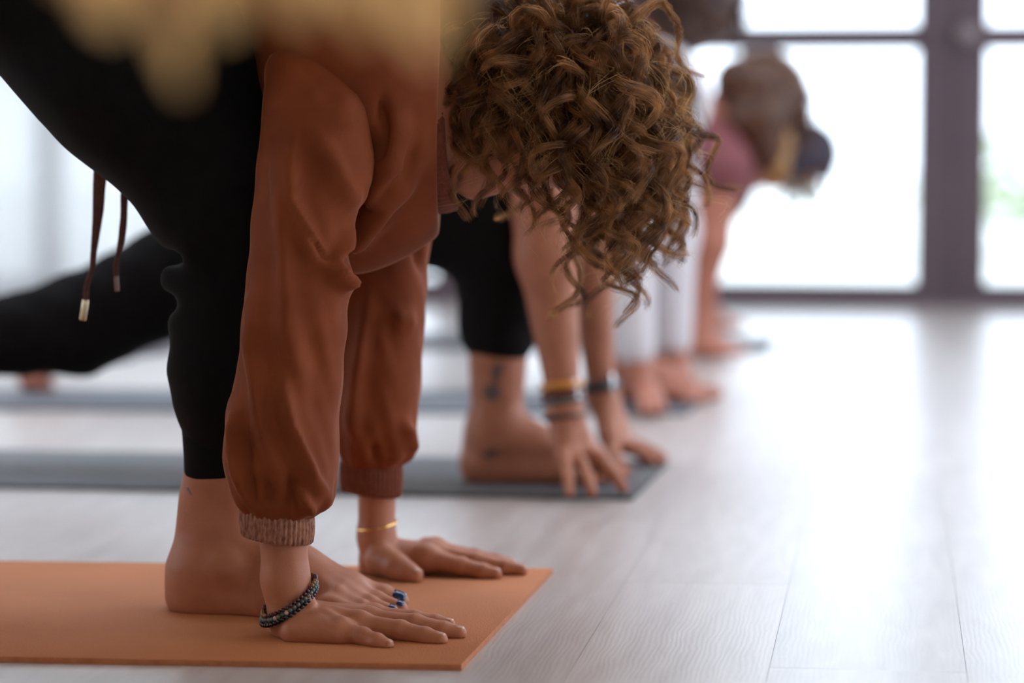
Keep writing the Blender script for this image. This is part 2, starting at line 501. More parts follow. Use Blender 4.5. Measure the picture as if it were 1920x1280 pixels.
# rest of the floor outside the view: broad boards in one piece
for nm, a, b in (('plank_field', (U0, VB, -.0133), (-2.09, V0, 0)), ('plank_field', (2.335, VB, -.0133), (U1, V0, 0)), ('plank_field', (-2.087, VB, -.0133), (2.33, -.3, 0))):
    o = MB().box(a, b, B).build(nm, WOOD, fl); o['kind'] = 'stuff'

ADDED_SKYLIGHT = (-2.4, 2.6, 3.6, 5.6)        # unseen ceiling opening, added to brighten floor and mats: u from, u to, v from, v to
ce = MB()
for lo_, hi_ in (((U0, VB), (U1, ADDED_SKYLIGHT[2])), ((U0, ADDED_SKYLIGHT[3]), (U1, V0 + .2)), ((U0, ADDED_SKYLIGHT[2]), (ADDED_SKYLIGHT[0], ADDED_SKYLIGHT[3])), ((ADDED_SKYLIGHT[1], ADDED_SKYLIGHT[2]), (U1, ADDED_SKYLIGHT[3]))):
    ce.box((*lo_, CEIL), (*hi_, CEIL + .1), B)
ce = ce.build('ceiling', PLASTER); tag(ce, kind='structure')
def wall_holes(name, axis, pos, thick, lo, hi, holes):
    """a plaster wall with rectangular openings: strips of wall between them"""
    mb = MB()
    def bx(a0, a1, z0, z1):
        if a1 - a0 < 1e-4 or z1 - z0 < 1e-4: return
        if axis == 'v': mb.box((a0, pos, z0), (a1, pos + thick, z1), B)
        else: mb.box((pos, a0, z0), (pos + thick, a1, z1), B)
    x = lo
    for (a, b, z0, z1) in holes:
        bx(x, a, 0, CEIL); bx(a, b, 0, z0); bx(a, b, z1, CEIL); x = b
    bx(x, hi, 0, CEIL)
    return tag(mb.build(name, PLASTER), kind='structure')
wall_holes('wall_right', 'u', U1, .15, VB, V0 + .2, [(1.5, 7.3, .1, 2.5)])
wall_holes('wall_left', 'u', U0 - .15, .15, VB, V0 + .2, [(2.0, 4.6, .6, 2.4)])
wall_holes('wall_rear', 'v', VB - .15, .15, U0, U1, [(.4, 1.8, .9, 2.3)])
wall_holes('wall_front', 'v', V0 + .02, .18, U0, U1, [(-4.6, 3.9, .0, 2.5)])

# glazed doors in the window wall: posts, glazing bars, bottom rail, panes
u_a, _ = UV(1718, 300); u_b, _ = UV(1850, 300)
u_c, _ = UV(820, 520); u_d, _ = UV(74, 350)
pw = u_b - u_a
_, z_bar0 = UV(1500, 95); _, z_bar1 = UV(1500, 48)
_, z_r1 = UV(1500, 530)
posts = [(u_d - 1.45, .08), (u_d, .08), (u_c, .16), (u_a, pw), (u_a + 1.42, pw), (u_a + 2.84, pw)]
posts = [p for p in posts if -4.55 < p[0] < 3.7]
posts = [(-4.6, .08)] + posts + ([(3.9 - .08, .08)] if posts[-1][0] + .2 < 3.7 else [])
BAR = z_bar1 - z_bar0
for n_, ((p, wp), (q, wq)) in enumerate(zip(posts[:-1], posts[1:])):
    a, b = p + wp / 2, q + wq / 2
    win = bpy_empty('window_%d' % (n_ + 1)); tag(win, kind='structure')
    m = .0015
    MB().box((a + m, V0 - .03, 0), (p + wp, V0 + .03, 2.5), B).build('stile', FRAME, win, bevel=.004)
    MB().box((q, V0 - .03, 0), (b - m, V0 + .03, 2.5), B).build('stile', FRAME, win, bevel=.004)
    MB().box((b - .02, V0 + .0305, 0), (b + .02, V0 + .04, 2.5), B).build('light_block_strip', FRAME, win)  # added to block light leaking between the stiles
    MB().box((p + wp, V0 - .028, 0.012), (q, V0 + .028, z_r1), B).build('bottom_rail', FRAME, win, bevel=.004)
    MB().box((p + wp, V0 - .028, 2.4), (q, V0 + .028, 2.5), B).build('top_rail', FRAME, win, bevel=.004)
    zs = [z_bar0, z_bar0 + .74, 2.4 + BAR]
    prev = z_r1
    for k, z in enumerate([z_bar0, z_bar0 + .74, 2.4]):
        if k < 2: MB().box((p + wp, V0 - .012, z), (q, V0 + .012, z + BAR), B).build('glazing_bar', FRAME, win, bevel=.002)
        MB().box((p + wp + .001, V0 - .003, prev), (q - .001, V0 + .003, z), B).build('pane', GLASS, win)
        prev = z + BAR
    if abs(p - u_a) < 1e-6:
        kz = UV(1812, 66)[1]
        kn = MB().tube([np.array((u_b - .06, V0 - .03, kz)) @ B, np.array((u_b - .06, V0 - .055, kz)) @ B, np.array((u_b - .06, V0 - .06, kz)) @ B, np.array((u_b - .06, V0 - .085, kz)) @ B], [.011, .011, .03, .024], 14).build('door_knob', FRAME2, win, True)
        kn['label'] = 'round taupe door knob'
th = MB().box((-4.6, V0 - .06, 0), (3.9, V0 + .2, .012), B).build('trim_1', FRAME2); tag(th, kind='structure')

# sheer curtain in front of the left bays
def curtain(ua, ub, label):
    n = 140; us = np.linspace(ua, ub, n); ph = np.cumsum(RNG.uniform(.25, .6, n))
    rows = []
    for z in (0.015, .6, 1.3, 2.0, 2.55):
        amp = .018 + .012 * (1 - z / 2.6)
        rows.append(np.stack((us, V0 - .16 + amp * np.sin(ph) + .01 * np.sin(ph * .37 + z), np.full(n, z)), 1) @ B)
    v, q = loft(rows, closed=False)
    o = mesh_np('sheer_curtain', v, q, SHEER); tag(o, label, 'curtain')
    r = MB().tube([np.array((ua - .05, V0 - .16, 2.56)) @ B, np.array((ub + .05, V0 - .16, 2.56)) @ B], .012, 10).build('curtain_rail', FRAME, o, True)
    return o
curtain(u_d - 1.2, u_d + 1.05, 'sheer white curtain hanging over the window behind the drawstrings')

# outside: terrace and a few pale shrubs, bleached by daylight
tr = MB().box((-14, V0 + .26, -.12), (14, 30, -.03), B).build('terrace', PAVING); tag(tr, kind='structure', label='pale paved terrace outside the glass doors')
def bush(u, v, w, h, label):
    o = bpy_empty('garden_shrub'); tag(o, label, 'shrub', 'shrubs on the terrace')
    mb = MB()
    for k in range(5):
        a = RNG.uniform(-.5, .5, 2); mb.tube([np.array((u, v, -.03)) @ B, np.array((u + a[0] * w * .4, v + a[1] * w * .3, h * .5)) @ B, np.array((u + a[0] * w, v + a[1] * w * .6, h * .85)) @ B], [.02, .014, .005], 6)
    mb.build('stem', BARK, o, True)
    n = 900; c = RNG.normal(size=(n, 3)); c /= np.linalg.norm(c, axis=1)[:, None]; c *= RNG.uniform(.55, 1, (n, 1))
    c = c * (w / 2, w / 2.6, h * .42) + (u, v, h * .57)
    d1 = RNG.normal(size=(n, 3)); d1 /= np.linalg.norm(d1, axis=1)[:, None]
    d2 = np.cross(d1, RNG.normal(size=(n, 3))); d2 /= np.linalg.norm(d2, axis=1)[:, None]
    s = .05
    v_ = np.stack((c - d1 * s, c + d2 * s * .45, c + d1 * s, c - d2 * s * .45), 1) @ B
    f = mesh_np('foliage', v_.reshape(-1, 3), np.arange(n * 4).reshape(-1, 4), LEAF, o, False); f['kind'] = 'stuff'
bush(.75, 12.5, 1.5, .55, 'low pale green shrub outside the glass door left of the post')
bush(2.7, 13.5, 1.3, .8, 'pale green shrub outside the glass door right of the post')

# ------------------------------------------------------------------ yoga mats
def yoga_mat(nr, fr, nl, label, m, me, t=.006, scallop=0):
    nr, fr, nl = (np.array((*x[:2], 0)) for x in (nr, fr, nl))
    d = unit(nl - nr); Lm = 1.75; w = fr - nr
    o = bpy_empty('yoga_mat'); tag(o, label, 'yoga mat', 'yoga mats in a row')
    n = 260
    s = np.linspace(0, Lm, n); edge = nr + np.outer(s, d)
    if scallop: edge += np.outer(scallop * np.abs(np.sin(s * math.pi / .0062)) * (.6 + .4 * np.sin(s * 37)), unit(w))
    far = nr + w + np.outer(s, d)
    up = np.array((0, 0, t)); b = .0008; wi = unit(w) * b
    rows = [edge + (0, 0, .0001), edge + up - (0, 0, b), edge + wi + up, far - wi + up, far + up - (0, 0, b), far + (0, 0, .0001)]
    v, q = loft(rows, closed=False)
    nq = n - 1
    idx = np.zeros(len(q), int); idx[:nq] = 1; idx[-nq:] = 1; 
    ends = []
    for e in (0, n - 1): ends.append([r * n + e for r in range(6)])
    mo = mesh_np('foam_sheet', v, q, m, o, False, [me], idx)
    for e in (0, n - 1):
        mb = MB(); mb.add(v[[r * n + e for r in range(6)]], [list(range(6))]); mb.build('end_face', me, o)
    return o
T1 = .006
TERRA_EDGE = vary(mat('terracotta_edge', (0.42, 0.14, 0.05), .8), (0.36, 0.115, 0.04), (0.46, 0.16, 0.06), 80)
yoga_mat(PZ(865, 1245, T1), PZ(1036, 1065, T1), PZ(0, 1230, T1), 'terracotta yoga mat in front, under the barefoot person in rust velvet', TERRA, TERRA_EDGE, T1, .0009)
yoga_mat(PZ(1185, 930, T1), PZ(1252, 863, T1), PZ(0, 908, T1), 'slate grey yoga mat with dark edge, second in the row', SLATE, MATEDGE)
yoga_mat(PZ(1288, 772, T1), PZ(1325, 735, T1), PZ(0, 764, T1), 'blue-grey yoga mat, third in the row, under white trousers', SLATE2, MATEDGE)
yoga_mat(PZ(1440, 657, T1), PZ(1455, 632, T1), PZ(900, 650, T1), 'dark yoga mat farthest from the camera', DARKMAT, MATEDGE)

# ------------------------------------------------------------------ bodies
def finger(pts, rad, k0=.007, k1=.0022):
    out = [Prim(pts[0], pts[1], rad[0], rad[1] * 1.0, k0)]
    for i in range(1, len(pts) - 1):
        out.append(Prim(pts[i], pts[i + 1], rad[i] * .97, rad[i + 1], k1))
        out.append(Ell(pts[i] , (rad[i] * 1.05,) * 3, None, .003))
    return out

def nail(mb, pts, r, up, w=.8, l=.011):
    """a thin curved plate on the back of the last joint"""
    d = unit(pts[-1] - pts[-2]); s = unit(np.cross(d, up)); n = np.cross(s, d)
    c = pts[-1] - d * r * .02
    g = []
    for a in np.linspace(-1, 1, 7):
        row = []
        for b in np.linspace(-1, 1, 7):
            ww = w * r * (1 - .18 * abs(a) ** 3)
            ang = b * ww / r * .95
            rr = r * (1.03 - (.16 * max(a, 0) ** 2))
            row.append(c + d * a * l / 2 + s * math.sin(ang) * rr + n * math.cos(ang) * rr)
        g.append(row)
    g = np.array(g)
    q = [[i * 7 + j, i * 7 + j + 1, i * 7 + j + 8, i * 7 + j + 7] for i in range(6) for j in range(6)]
    lo = g.reshape(-1, 3) - n * .002
    mb.add(g.reshape(-1, 3), [x[::-1] for x in q]); mb.add(lo, q)
    e = list(range(7)) + [7 * i + 6 for i in range(1, 7)] + [42 + j for j in range(5, -1, -1)] + [7 * i for i in range(5, 0, -1)]
    base = mb.n - 98
    for i in range(len(e)): a, b = e[i], e[(i + 1) % len(e)]; mb.f.append([base + a, base + b, base + 49 + b, base + 49 + a])

def head_prims(C, h, f, s=1.0):
    h = unit(h); f = unit(np.asarray(f, float) - h * float(np.dot(f, h))); l = np.cross(h, f); C = np.asarray(C, float)
    A = lambda x, y, z: C + s * (l * x + f * y + h * z)
    R = np.stack((l, f, h))
    p = [Ell(A(0, -.005, .012), np.array((.074, .092, .088)) * s, R, .02),
         Ell(A(0, .03, -.035), np.array((.058, .056, .073)) * s, R, .014),
         Prim(A(0, .045, -.07), A(0, .068, -.098), .034 * s, .02 * s, .02),
         Prim(A(.035, .0, -.06), A(.015, .065, -.095), .022 * s, .018 * s, .02), Prim(A(-.035, .0, -.06), A(-.015, .065, -.095), .022 * s, .018 * s, .02),
         Prim(A(0, .086, .0), A(0, .106, -.036), .007 * s, .0105 * s, .008), Ell(A(.011, .096, -.04), (.007 * s,) * 3, R, .005), Ell(A(-.011, .096, -.04), (.007 * s,) * 3, R, .005),
         Ell(A(.03, .088, .002), np.array((.015, .012, .010)) * s, R, .006, True), Ell(A(-.03, .088, .002), np.array((.015, .012, .010)) * s, R, .006, True),
         Ell(A(.03, .074, .0), (.0125 * s,) * 3, R, .002), Ell(A(-.03, .074, .0), (.0125 * s,) * 3, R, .002),
         Prim(A(.045, .076, .018), A(.012, .088, .018), .006 * s, .007 * s, .012), Prim(A(-.045, .076, .018), A(-.012, .088, .018), .006 * s, .007 * s, .012),
         Prim(A(-.018, .084, -.066), A(.018, .084, -.066), .006 * s, .006 * s, .005), Prim(A(-.015, .082, -.076), A(.015, .082, -.076), .007 * s, .007 * s, .005)]
    for sg in (1, -1):
        p += [Prim(A(sg * .073, -.012, .018), A(sg * .072, -.004, -.03), .016 * s, .011 * s, .004, (l, 2.6)),
              Ell(A(sg * .083, -.004, -.002), np.array((.008, .008, .013)) * s, R, .004, True)]
    return p

def foot_prims(ank, heel, ball, lat, r=1.0, mz=.006):
    """generic bare foot; heel and ball are floor points, lat the direction of the little toe"""
    d = unit(ball - heel); lat = unit(lat); up = np.array((0, 0, 1.0))
    p = [Prim(ank, heel + up * .03 + d * .012, .034 * r, .027 * r, .03), Prim(ank, heel + d * .09 + up * .045, .034 * r, .028 * r, .03),
         Prim(heel + d * .09 + up * .045, ball - lat * .012 + up * .022, .028 * r, .019 * r, .03),
         Prim(heel + d * .01 + lat * .012 + up * .018, ball - d * .02 + lat * .03 + up * .014, .019 * r, .013 * r, .02),
         Prim(heel + d * .01 + up * .022, ball + up * .02, .024 * r, .018 * r, .02)]
    for i in range(5):
        o = (-.026 + i * .0145); ln = (.06, .056, .05, .043, .035)[i]; rr = (.0115, .0085, .008, .0075, .0075)[i]
        b0 = ball + lat * o + up * (.018 - .0015 * i) - d * (.002 + .004 * i)
        p += chain([b0, b0 + d * ln * .5 + up * .0 + lat * .002 * i * .3, b0 + d * ln - up * (.018 - .0015 * i - rr)], [rr * 1.25, rr, rr], .004)
    return p

def rear_foot(ank, mz=.006):
    """back foot standing on its toes, heel lifted"""
    ball = np.array((ank[0] - .035, ank[1], mz + .022)); heel = ank + np.array((-.045, 0, .012))
    p = chain([ank, heel], [.033, .025], .02) + chain([ank, ball], [.033, .02], .02) + chain([heel, ball], [.024, .019], .02)
    for i in range(5):
        b0 = ball + np.array((0, -.03 + .015 * i, -.004)); p += chain([b0, b0 + (.045 - .004 * i, 0, -.009)], [.0115, .0085], .004)
    p += chain([ball + (0, -.028, 0), ball + (0, .028, 0)], [.017, .016], .01)
    return p

def hand_prims(wr, mcps, tips, thumb, r=1.0, bend=.008, carp=None):
    """generic hand: wrist, four knuckles (little to index), four tips, thumb (base, joint, tip)"""
    wr = np.asarray(wr); p = []
    up = np.array((0, 0, 1.0))
    for m in mcps: p.append(Prim(wr, m, .021 * r, .0115 * r, .012))
    for i in range(3): p.append(Prim((wr + mcps[i]) / 2, mcps[i + 1], .014 * r, .0105 * r, .012))
    for m, t, q in zip(mcps, tips, (.0078, .0088, .0092, .0088)):
        a = m + (t - m) * .48 + up * bend; b = m + (t - m) * .78 + up * bend * .6
        p += finger([m, a, b, t], [.0108 * r, q * 1.05 * r, q * r, q * .88 * r])
    p += chain([wr, thumb[0], thumb[1], thumb[2]], [.02 * r, .0145 * r, .0115 * r, .0095 * r], .008)
    return p

def bbox(prims, pad=.012):
    lo = np.min([p.lo for p in prims], 0) - pad; hi = np.max([p.hi for p in prims], 0) + pad
    return lo, hi

# ---- person in front: right arm and leg towards the camera
one = empty('person', 'person in rust velvet sweatshirt and black joggers bending forward, brown curls hanging', 'person', 'people folding forward in a row')
up = np.array((0, 0, 1.0))
# right hand (near the camera), palm flat on the mat
h1 = []
wr = P(545, 1150, 2.602)
F = {'little': ([P(640, 1184, 2.570), P(680, 1193, 2.556), P(707, 1203, 2.545), P(726, 1210, 2.5385)], [.0105, .0088, .0080, .0068]),
     'ring': ([P(674, 1172, 2.588), P(750, 1181, 2.576), P(797, 1193, 2.566), P(825, 1199, 2.5605)], [.0115, .0096, .0088, .0076]),
     'middle': ([P(692, 1164, 2.612), P(778, 1170, 2.600), P(831, 1182, 2.592), P(860, 1187, 2.589)], [.0120, .0100, .0090, .0078]),
     'index': ([P(700, 1158, 2.638), P(775, 1162, 2.634), P(815, 1168, 2.632), P(840, 1171.5, 2.630)], [.0120, .0096, .0086, .0074])}
YA = (np.array((0, 1.0, 0)), .84)
h1 += [Prim(P(531, 985, 2.602), P(535, 1085, 2.602), .0238, .0222, .01, YA), Prim(P(535, 1085, 2.602), wr, .0222, .0225, .01, YA)]
for k in F: h1.append(Prim(wr + up * -.004, F[k][0][0], .0185, F[k][1][0], .006))
for a, b in (('little', 'ring'), ('ring', 'middle'), ('middle', 'index')):
    h1.append(Prim(F[a][0][0] + up * -.002, F[b][0][0] + up * -.002, .010, .0105, .006))
h1 += [Prim(P(553, 1183, 2.575), P(630, 1190, 2.563), .0145, .0115, .01),        # heel of the hand, little finger side
       Prim(P(548, 1178, 2.598), P(600, 1180, 2.59), .0165, .0135, .01),
       Prim(P(562, 1168, 2.635), P(630, 1172, 2.642), .0165, .012, .01)]
h1 += chain([P(562, 1152, 2.63), P(608, 1163, 2.652), P(640, 1166, 2.658), P(664, 1164, 2.66)], [.0155, .0125, .011, .0095], .006)
h1.append(Ell(P(573, 1124, 2.588), (.0085, .009, .0075), None, .010))                       # wrist bone
for k in F: h1 += finger(*F[k])
for k in F: h1.append(Prim(P(592, 1140, 2.60), F[k][0][0] + up * .0088, .0028, .0036, .007))   # tendons on the back
for k in F: h1.append(Ell(F[k][0][0] + up * .0055, (.0095, .0075, .0075), None, .006))
lo, hi = bbox(h1, .004); hi[2] = P(533, 985, 2.6)[2]
isl = [field(h1, lo, hi, .0013, T1)]
# left hand, thumb towards the camera
h2 = []
wr2 = P(712, 1042, 2.988)
G = {'index': ([P(800, 1046, 2.968), P(865, 1061, 2.953), P(905, 1071, 2.946), P(929, 1076, 2.943)], [.0125, .0098, .0088, .0075]),
     'middle': ([P(812, 1037, 2.988), P(890, 1051, 2.978), P(945, 1063, 2.971), P(977, 1069, 2.968)], [.0125, .0098, .0088, .0075]),
     'ring': ([P(815, 1033, 3.010), P(890, 1045, 3.010), P(930, 1053, 3.010), P(956, 1058, 3.010)], [.0118, .0095, .0085, .0073]),
     'little': ([P(803, 1032, 3.030), P(852, 1040, 3.040), P(882, 1045, 3.045), P(903, 1048, 3.050)], [.0105, .0086, .0078, .0068])}
h2 += [Prim(P(707, 915, 2.99), P(706, 1005, 2.99), .0212, .0202, .01, (np.array((0, 1.0, 0)), .84)), Prim(P(706, 1005, 2.99), wr2, .0202, .0215, .01, (np.array((0, 1.0, 0)), .84))]
for k in G: h2.append(Prim(wr2 + up * -.002, G[k][0][0] + up * -.003, .0185, G[k][1][0], .007))
for a, b in (('little', 'ring'), ('ring', 'middle'), ('middle', 'index')): h2.append(Prim(G[a][0][0], G[b][0][0], .010, .011, .01))
h2 += [Prim(P(705, 1062, 2.985), P(740, 1065, 2.965), .0165, .0135, .01), Prim(P(705, 1050, 3.005), P(780, 1052, 3.02), .0165, .012, .01)]
h2 += chain([P(716, 1050, 2.962), P(745, 1063, 2.938), P(764, 1073, 2.927), P(777, 1079, 2.921)], [.0175, .0138, .0112, .0098], .007)
for k in G: h2 += finger(*G[k])
for k in G: h2.append(Prim(P(740, 1025, 2.99), G[k][0][0] + up * .0065, .003, .0045, .01))
for k in G: h2.append(Ell(G[k][0][0] + up * .005, (.0105, .009, .0085), None, .008))
lo, hi = bbox(h2, .004); hi[2] = P(707, 915, 2.99)[2]
isl.append(field(h2, lo, hi, .0016, T1))
# right foot between the hands
ft = []
ft += chain([P(418, 800, 2.757), P(417, 900, 2.757), P(418, 985, 2.755), P(428, 1062, 2.752)], [.034, .0345, .035, .037], .02, (np.array((0, 1.0, 0)), 1.12))
ft += [Prim(P(366, 940, 2.757), P(352, 1060, 2.755), .0085, .012, .03), Ell(P(366, 1108, 2.752), (.026, .026, .0255), None, .03),
       Prim(P(380, 1075, 2.752), P(370, 1118, 2.75), .028, .022, .03),
       Prim(P(428, 1070, 2.752), P(545, 1078, 2.735), .038, .029, .03), Prim(P(545, 1078, 2.735), P(655, 1112, 2.728), .029, .0165, .03),
       Prim(P(480, 1085, 2.765), P(650, 1108, 2.748), .026, .0165, .03),
       Prim(P(372, 1128, 2.742), P(500, 1135, 2.717), .0145, .0145, .02), Prim(P(500, 1135, 2.717), P(622, 1142, 2.69), .0145, .012, .02),
       Prim(P(372, 1128, 2.75), P(645, 1128, 2.71), .0155, .015, .02),
       Ell(P(424, 1062, 2.714), (.013, .008, .013), None, .014)]
TOE = {'big': ([P(652, 1103, 2.748), P(716, 1119, 2.746), P(747, 1128.5, 2.744)], [.0165, .0130, .0110]),
       'second': ([P(648, 1110, 2.728), P(705, 1126, 2.722), P(749, 1141.5, 2.718)], [.0135, .0098, .0086]),
       'third': ([P(640, 1118, 2.711), P(692, 1133, 2.703), P(734, 1148.5, 2.699)], [.0125, .0093, .0082]),
       'fourth': ([P(630, 1126, 2.695), P(676, 1140, 2.686), P(712, 1155, 2.682)], [.0115, .0088, .0078]),
       'little': ([P(616, 1134, 2.681), P(655, 1148, 2.671), P(684, 1160, 2.668)], [.0115, .009, .0078])}
for k in TOE: ft += finger(TOE[k][0], TOE[k][1], .008, .003)
for k in ('big', 'second', 'third', 'fourth'): ft.append(Prim(P(545, 1062, 2.735), TOE[k][0][0] + up * .010, .004, .0035, .012))
lo, hi = bbox(ft, .004); hi[2] = P(418, 830, 2.757)[2]
isl.append(field(ft, lo, hi, .0018, T1))
# head, neck and the limbs under the clothes
hd = unit(np.array((.966, 0, -.259))); fd = unit(np.array((-.259, 0, -.966)))
HC = P(1000, 190, 2.80)
hp = head_prims(HC, hd, fd, .97)
hp += [Prim(P(760, 215, 2.8), P(860, 240, 2.8), .058, .053, .03), Prim(P(860, 240, 2.8), P(985, 235, 2.8), .053, .055, .03)]
lo, hi = bbox(hp, .01); lo[0] = P(770, 200, 2.8)[0]
isl.append(field(hp, lo, hi, .0025))
bd = chain([P(800, 225, 2.8), P(690, 180, 2.8), P(610, -110, 2.8), P(230, -330, 2.8), P(60, -220, 2.8)], [.06, .085, .085, .09, .1], .05, (np.array((0, 1.0, 0)), .75))
bd += chain([P(610, 120, 2.69), P(562, 520, 2.618), P(535, 900, 2.604)], [.045, .036, .026], .03)
bd += chain([P(655, 130, 2.95), P(720, 520, 2.99), P(708, 880, 2.99)], [.05, .036, .025], .03)
bd += chain([P(40, -150, 2.74), P(470, 405, 2.745), P(420, 815, 2.757)], [.09, .055, .030], .04)
bd += chain([P(20, -170, 2.88), P(-560, 330, 2.98), P(-1080, 900, 3.04)], [.09, .055, .036], .04)
lo, hi = bbox(bd, .02)
isl.append(field(bd, lo, hi, .009))
# rear foot on its toes far left of the frame
rank = P(-1080, 900, 3.04); rball = np.array((rank[0] - .06, 3.05, T1)); rheel = rank + np.array((-.07, 0, -.01))
rf = chain([P(-1000, 815, 3.03), rank, rheel + (0.01, 0, 0)], [.04, .035, .026], .02) + chain([rank, rball + (0, 0, .03)], [.034, .022], .02) + chain([rheel, rball + (0, 0, .02)], [.024, .02], .02)
for i in range(5):
    b0 = rball + np.array((.0, -.03 + .015 * i, .018)); rf += chain([b0, b0 + (.05 - .004 * i, 0, -.008)], [.012, .009], .004)
lo, hi = bbox(rf, .006)
isl.append(field(rf, lo, hi, .004, T1))
V, Q = merge(isl)
cen = proj(V[Q].mean(1))
mi = np.zeros(len(Q), int)
front_leg = (V[Q].mean(1)[:, 1] < 2.75) & (V[Q].mean(1)[:, 1] > 2.68)
tat = front_leg & ((np.abs(cen[:, 0] - 355 - .5 * (cen[:, 1] - 920)) < 2) & (np.abs(cen[:, 1] - 920) < 6))
mi[tat] = 1
mesh_np('body', V, Q, SKIN, one, True, [INK], mi)
for nm, fs in (('fingernail', F), ('fingernail', G)):
    for k in fs:
        mb = MB(); nail(mb, fs[k][0], fs[k][1][-1] * .985, up, .74, .0095); mb.build(nm, NAIL, one, True)
mb = MB(); tp = [P(745, 1063, 2.938), P(764, 1073, 2.927), P(777, 1079, 2.921)]
nail(mb, tp, .0100, unit((0, .2, 1)), .9, .013); mb.build('fingernail', NAIL, one, True)
for k in ('big', 'second', 'third', 'fourth', 'little'):
    mb = MB(); r = TOE[k][1][-1] * 1.04
    nail(mb, TOE[k][0], r, unit((.0, -.18, 1)), .95 if k == 'big' else .8, .0135 if k == 'big' else .0075)
    o = mb.build('toenail', POLISH, one, True); o['label'] = 'navy blue painted toenail'

# ---- clothes of the person in front
# torso of the sweatshirt
sw = chain([P(812, 238, 2.8), P(745, 250, 2.8)], [.080, .098], .04, (np.array((0, 1.0, 0)), .92)) + chain([P(735, 250, 2.8), P(690, 200, 2.8), P(610, -110, 2.8), P(440, -290, 2.8), P(230, -350, 2.8)], [.098, .108, .108, .110, .115], .04, (np.array((0, 1.0, 0)), .74))
sw += [Prim(P(645, 8, 2.685), P(690, 110, 2.685), .074, .072, .04), Prim(P(645, 8, 2.915), P(690, 110, 2.915), .074, .072, .04),
       Prim(P(690, 100, 2.69), P(745, 160, 2.73), .07, .050, .05), Prim(P(570, 0, 2.86), P(400, -160, 2.86), .09, .1, .05),
       Prim(P(640, 390, 2.78), P(765, 345, 2.8), .050, .040, .06), Prim(P(660, 300, 2.78), P(660, 380, 2.78), .07, .06, .05)]
fold_prims = [chain([P(728, 178, 2.640), P(740, 240, 2.638), P(728, 310, 2.645), P(700, 372, 2.66)], [.010, .014, .014, .010], .012),
              chain([P(778, 175, 2.672), P(772, 270, 2.668), P(735, 350, 2.672), P(668, 455, 2.70)], [.008, .012, .013, .010], .02)]
for c in fold_prims: sw += c
lo, hi = bbox(sw, .012)
sw.append(Ell(P(818, 238, 2.8) + np.array((.2, 0, 0)), (.2, .6, .6), None, .006, True))
# neck opening
neck = [Prim(P(795, 238, 2.8), P(900, 238, 2.8), .062, .075, .006)]
sv, sq = field(sw, lo, hi, .0035)
sv = relax(sv, sq, 1, .4)
sv = folds(sv, sq, [([(716, 185), (718, 240), (706, 300)], -.012, 9, 12), ([(690, 395), (760, 330), (785, 250)], -.006, 12, 10), ([(745, 395), (690, 440), (650, 478)], .004, 12, 14)])
sweat = mesh_np('sweatshirt', sv, sq, VELVET, one)

def sleeve(ys, xl, xr, Yc, dep, fl, n=96, power=2.25, gather=None, name='sleeve'):
    yy = np.linspace(ys[0], ys[-1], 150)
    l = np.interp(yy, ys, xl); r = np.interp(yy, ys, xr); Yv = np.interp(yy, *Yc); dp = np.interp(yy, *dep)
    for _ in range(2):
        l[1:-1] = (l[:-2] + 2 * l[1:-1] + l[2:]) / 4; r[1:-1] = (r[:-2] + 2 * r[1:-1] + r[2:]) / 4
    an = np.linspace(0, 2 * np.pi, n, endpoint=False); rings = []
    for i, y in enumerate(yy):
        a = P(l[i], y, Yv[i]); b = P(r[i], y, Yv[i]); c = (a + b) / 2; rx = (b[0] - a[0]) / 2
        cs, sn = np.cos(an), np.sin(an)
        x = np.sign(cs) * np.abs(cs) ** (2 / power) * rx; yv = np.sign(sn) * np.abs(sn) ** (2 / power) * dp[i]
        g = 1.0
        if gather is not None:
            t = np.clip((y - gather[0]) / (gather[1] - gather[0]), 0, 1)
            g = 1 + .055 * t * (np.sin(an * 11 + 1.3 * np.sin(an * 3)) ) * (1 - .3 * t)
        rings.append(np.stack((c[0] + x * g, c[1] + yv * g, np.full(n, c[2])), 1))
    rings[0] = rings[0] * .05 + rings[0].mean(0) * .95
    v, q = loft(rings); q = q[:, ::-1]
    v = folds(v, q, [(a, b * 2.5, c, d) for a, b, c, d in fl])
    nr = normals(v, q); ph = v[:, 2] * 70 + 1.5 * np.sin(v[:, 0] * 90 + v[:, 1] * 60)
    v = v + nr * (.0011 * np.sin(ph + v[:, 0] * 140) * np.sin(v[:, 2] * 33 + v[:, 1] * 80))[:, None]
    return mesh_np(name, v, q, VELVET, sweat)

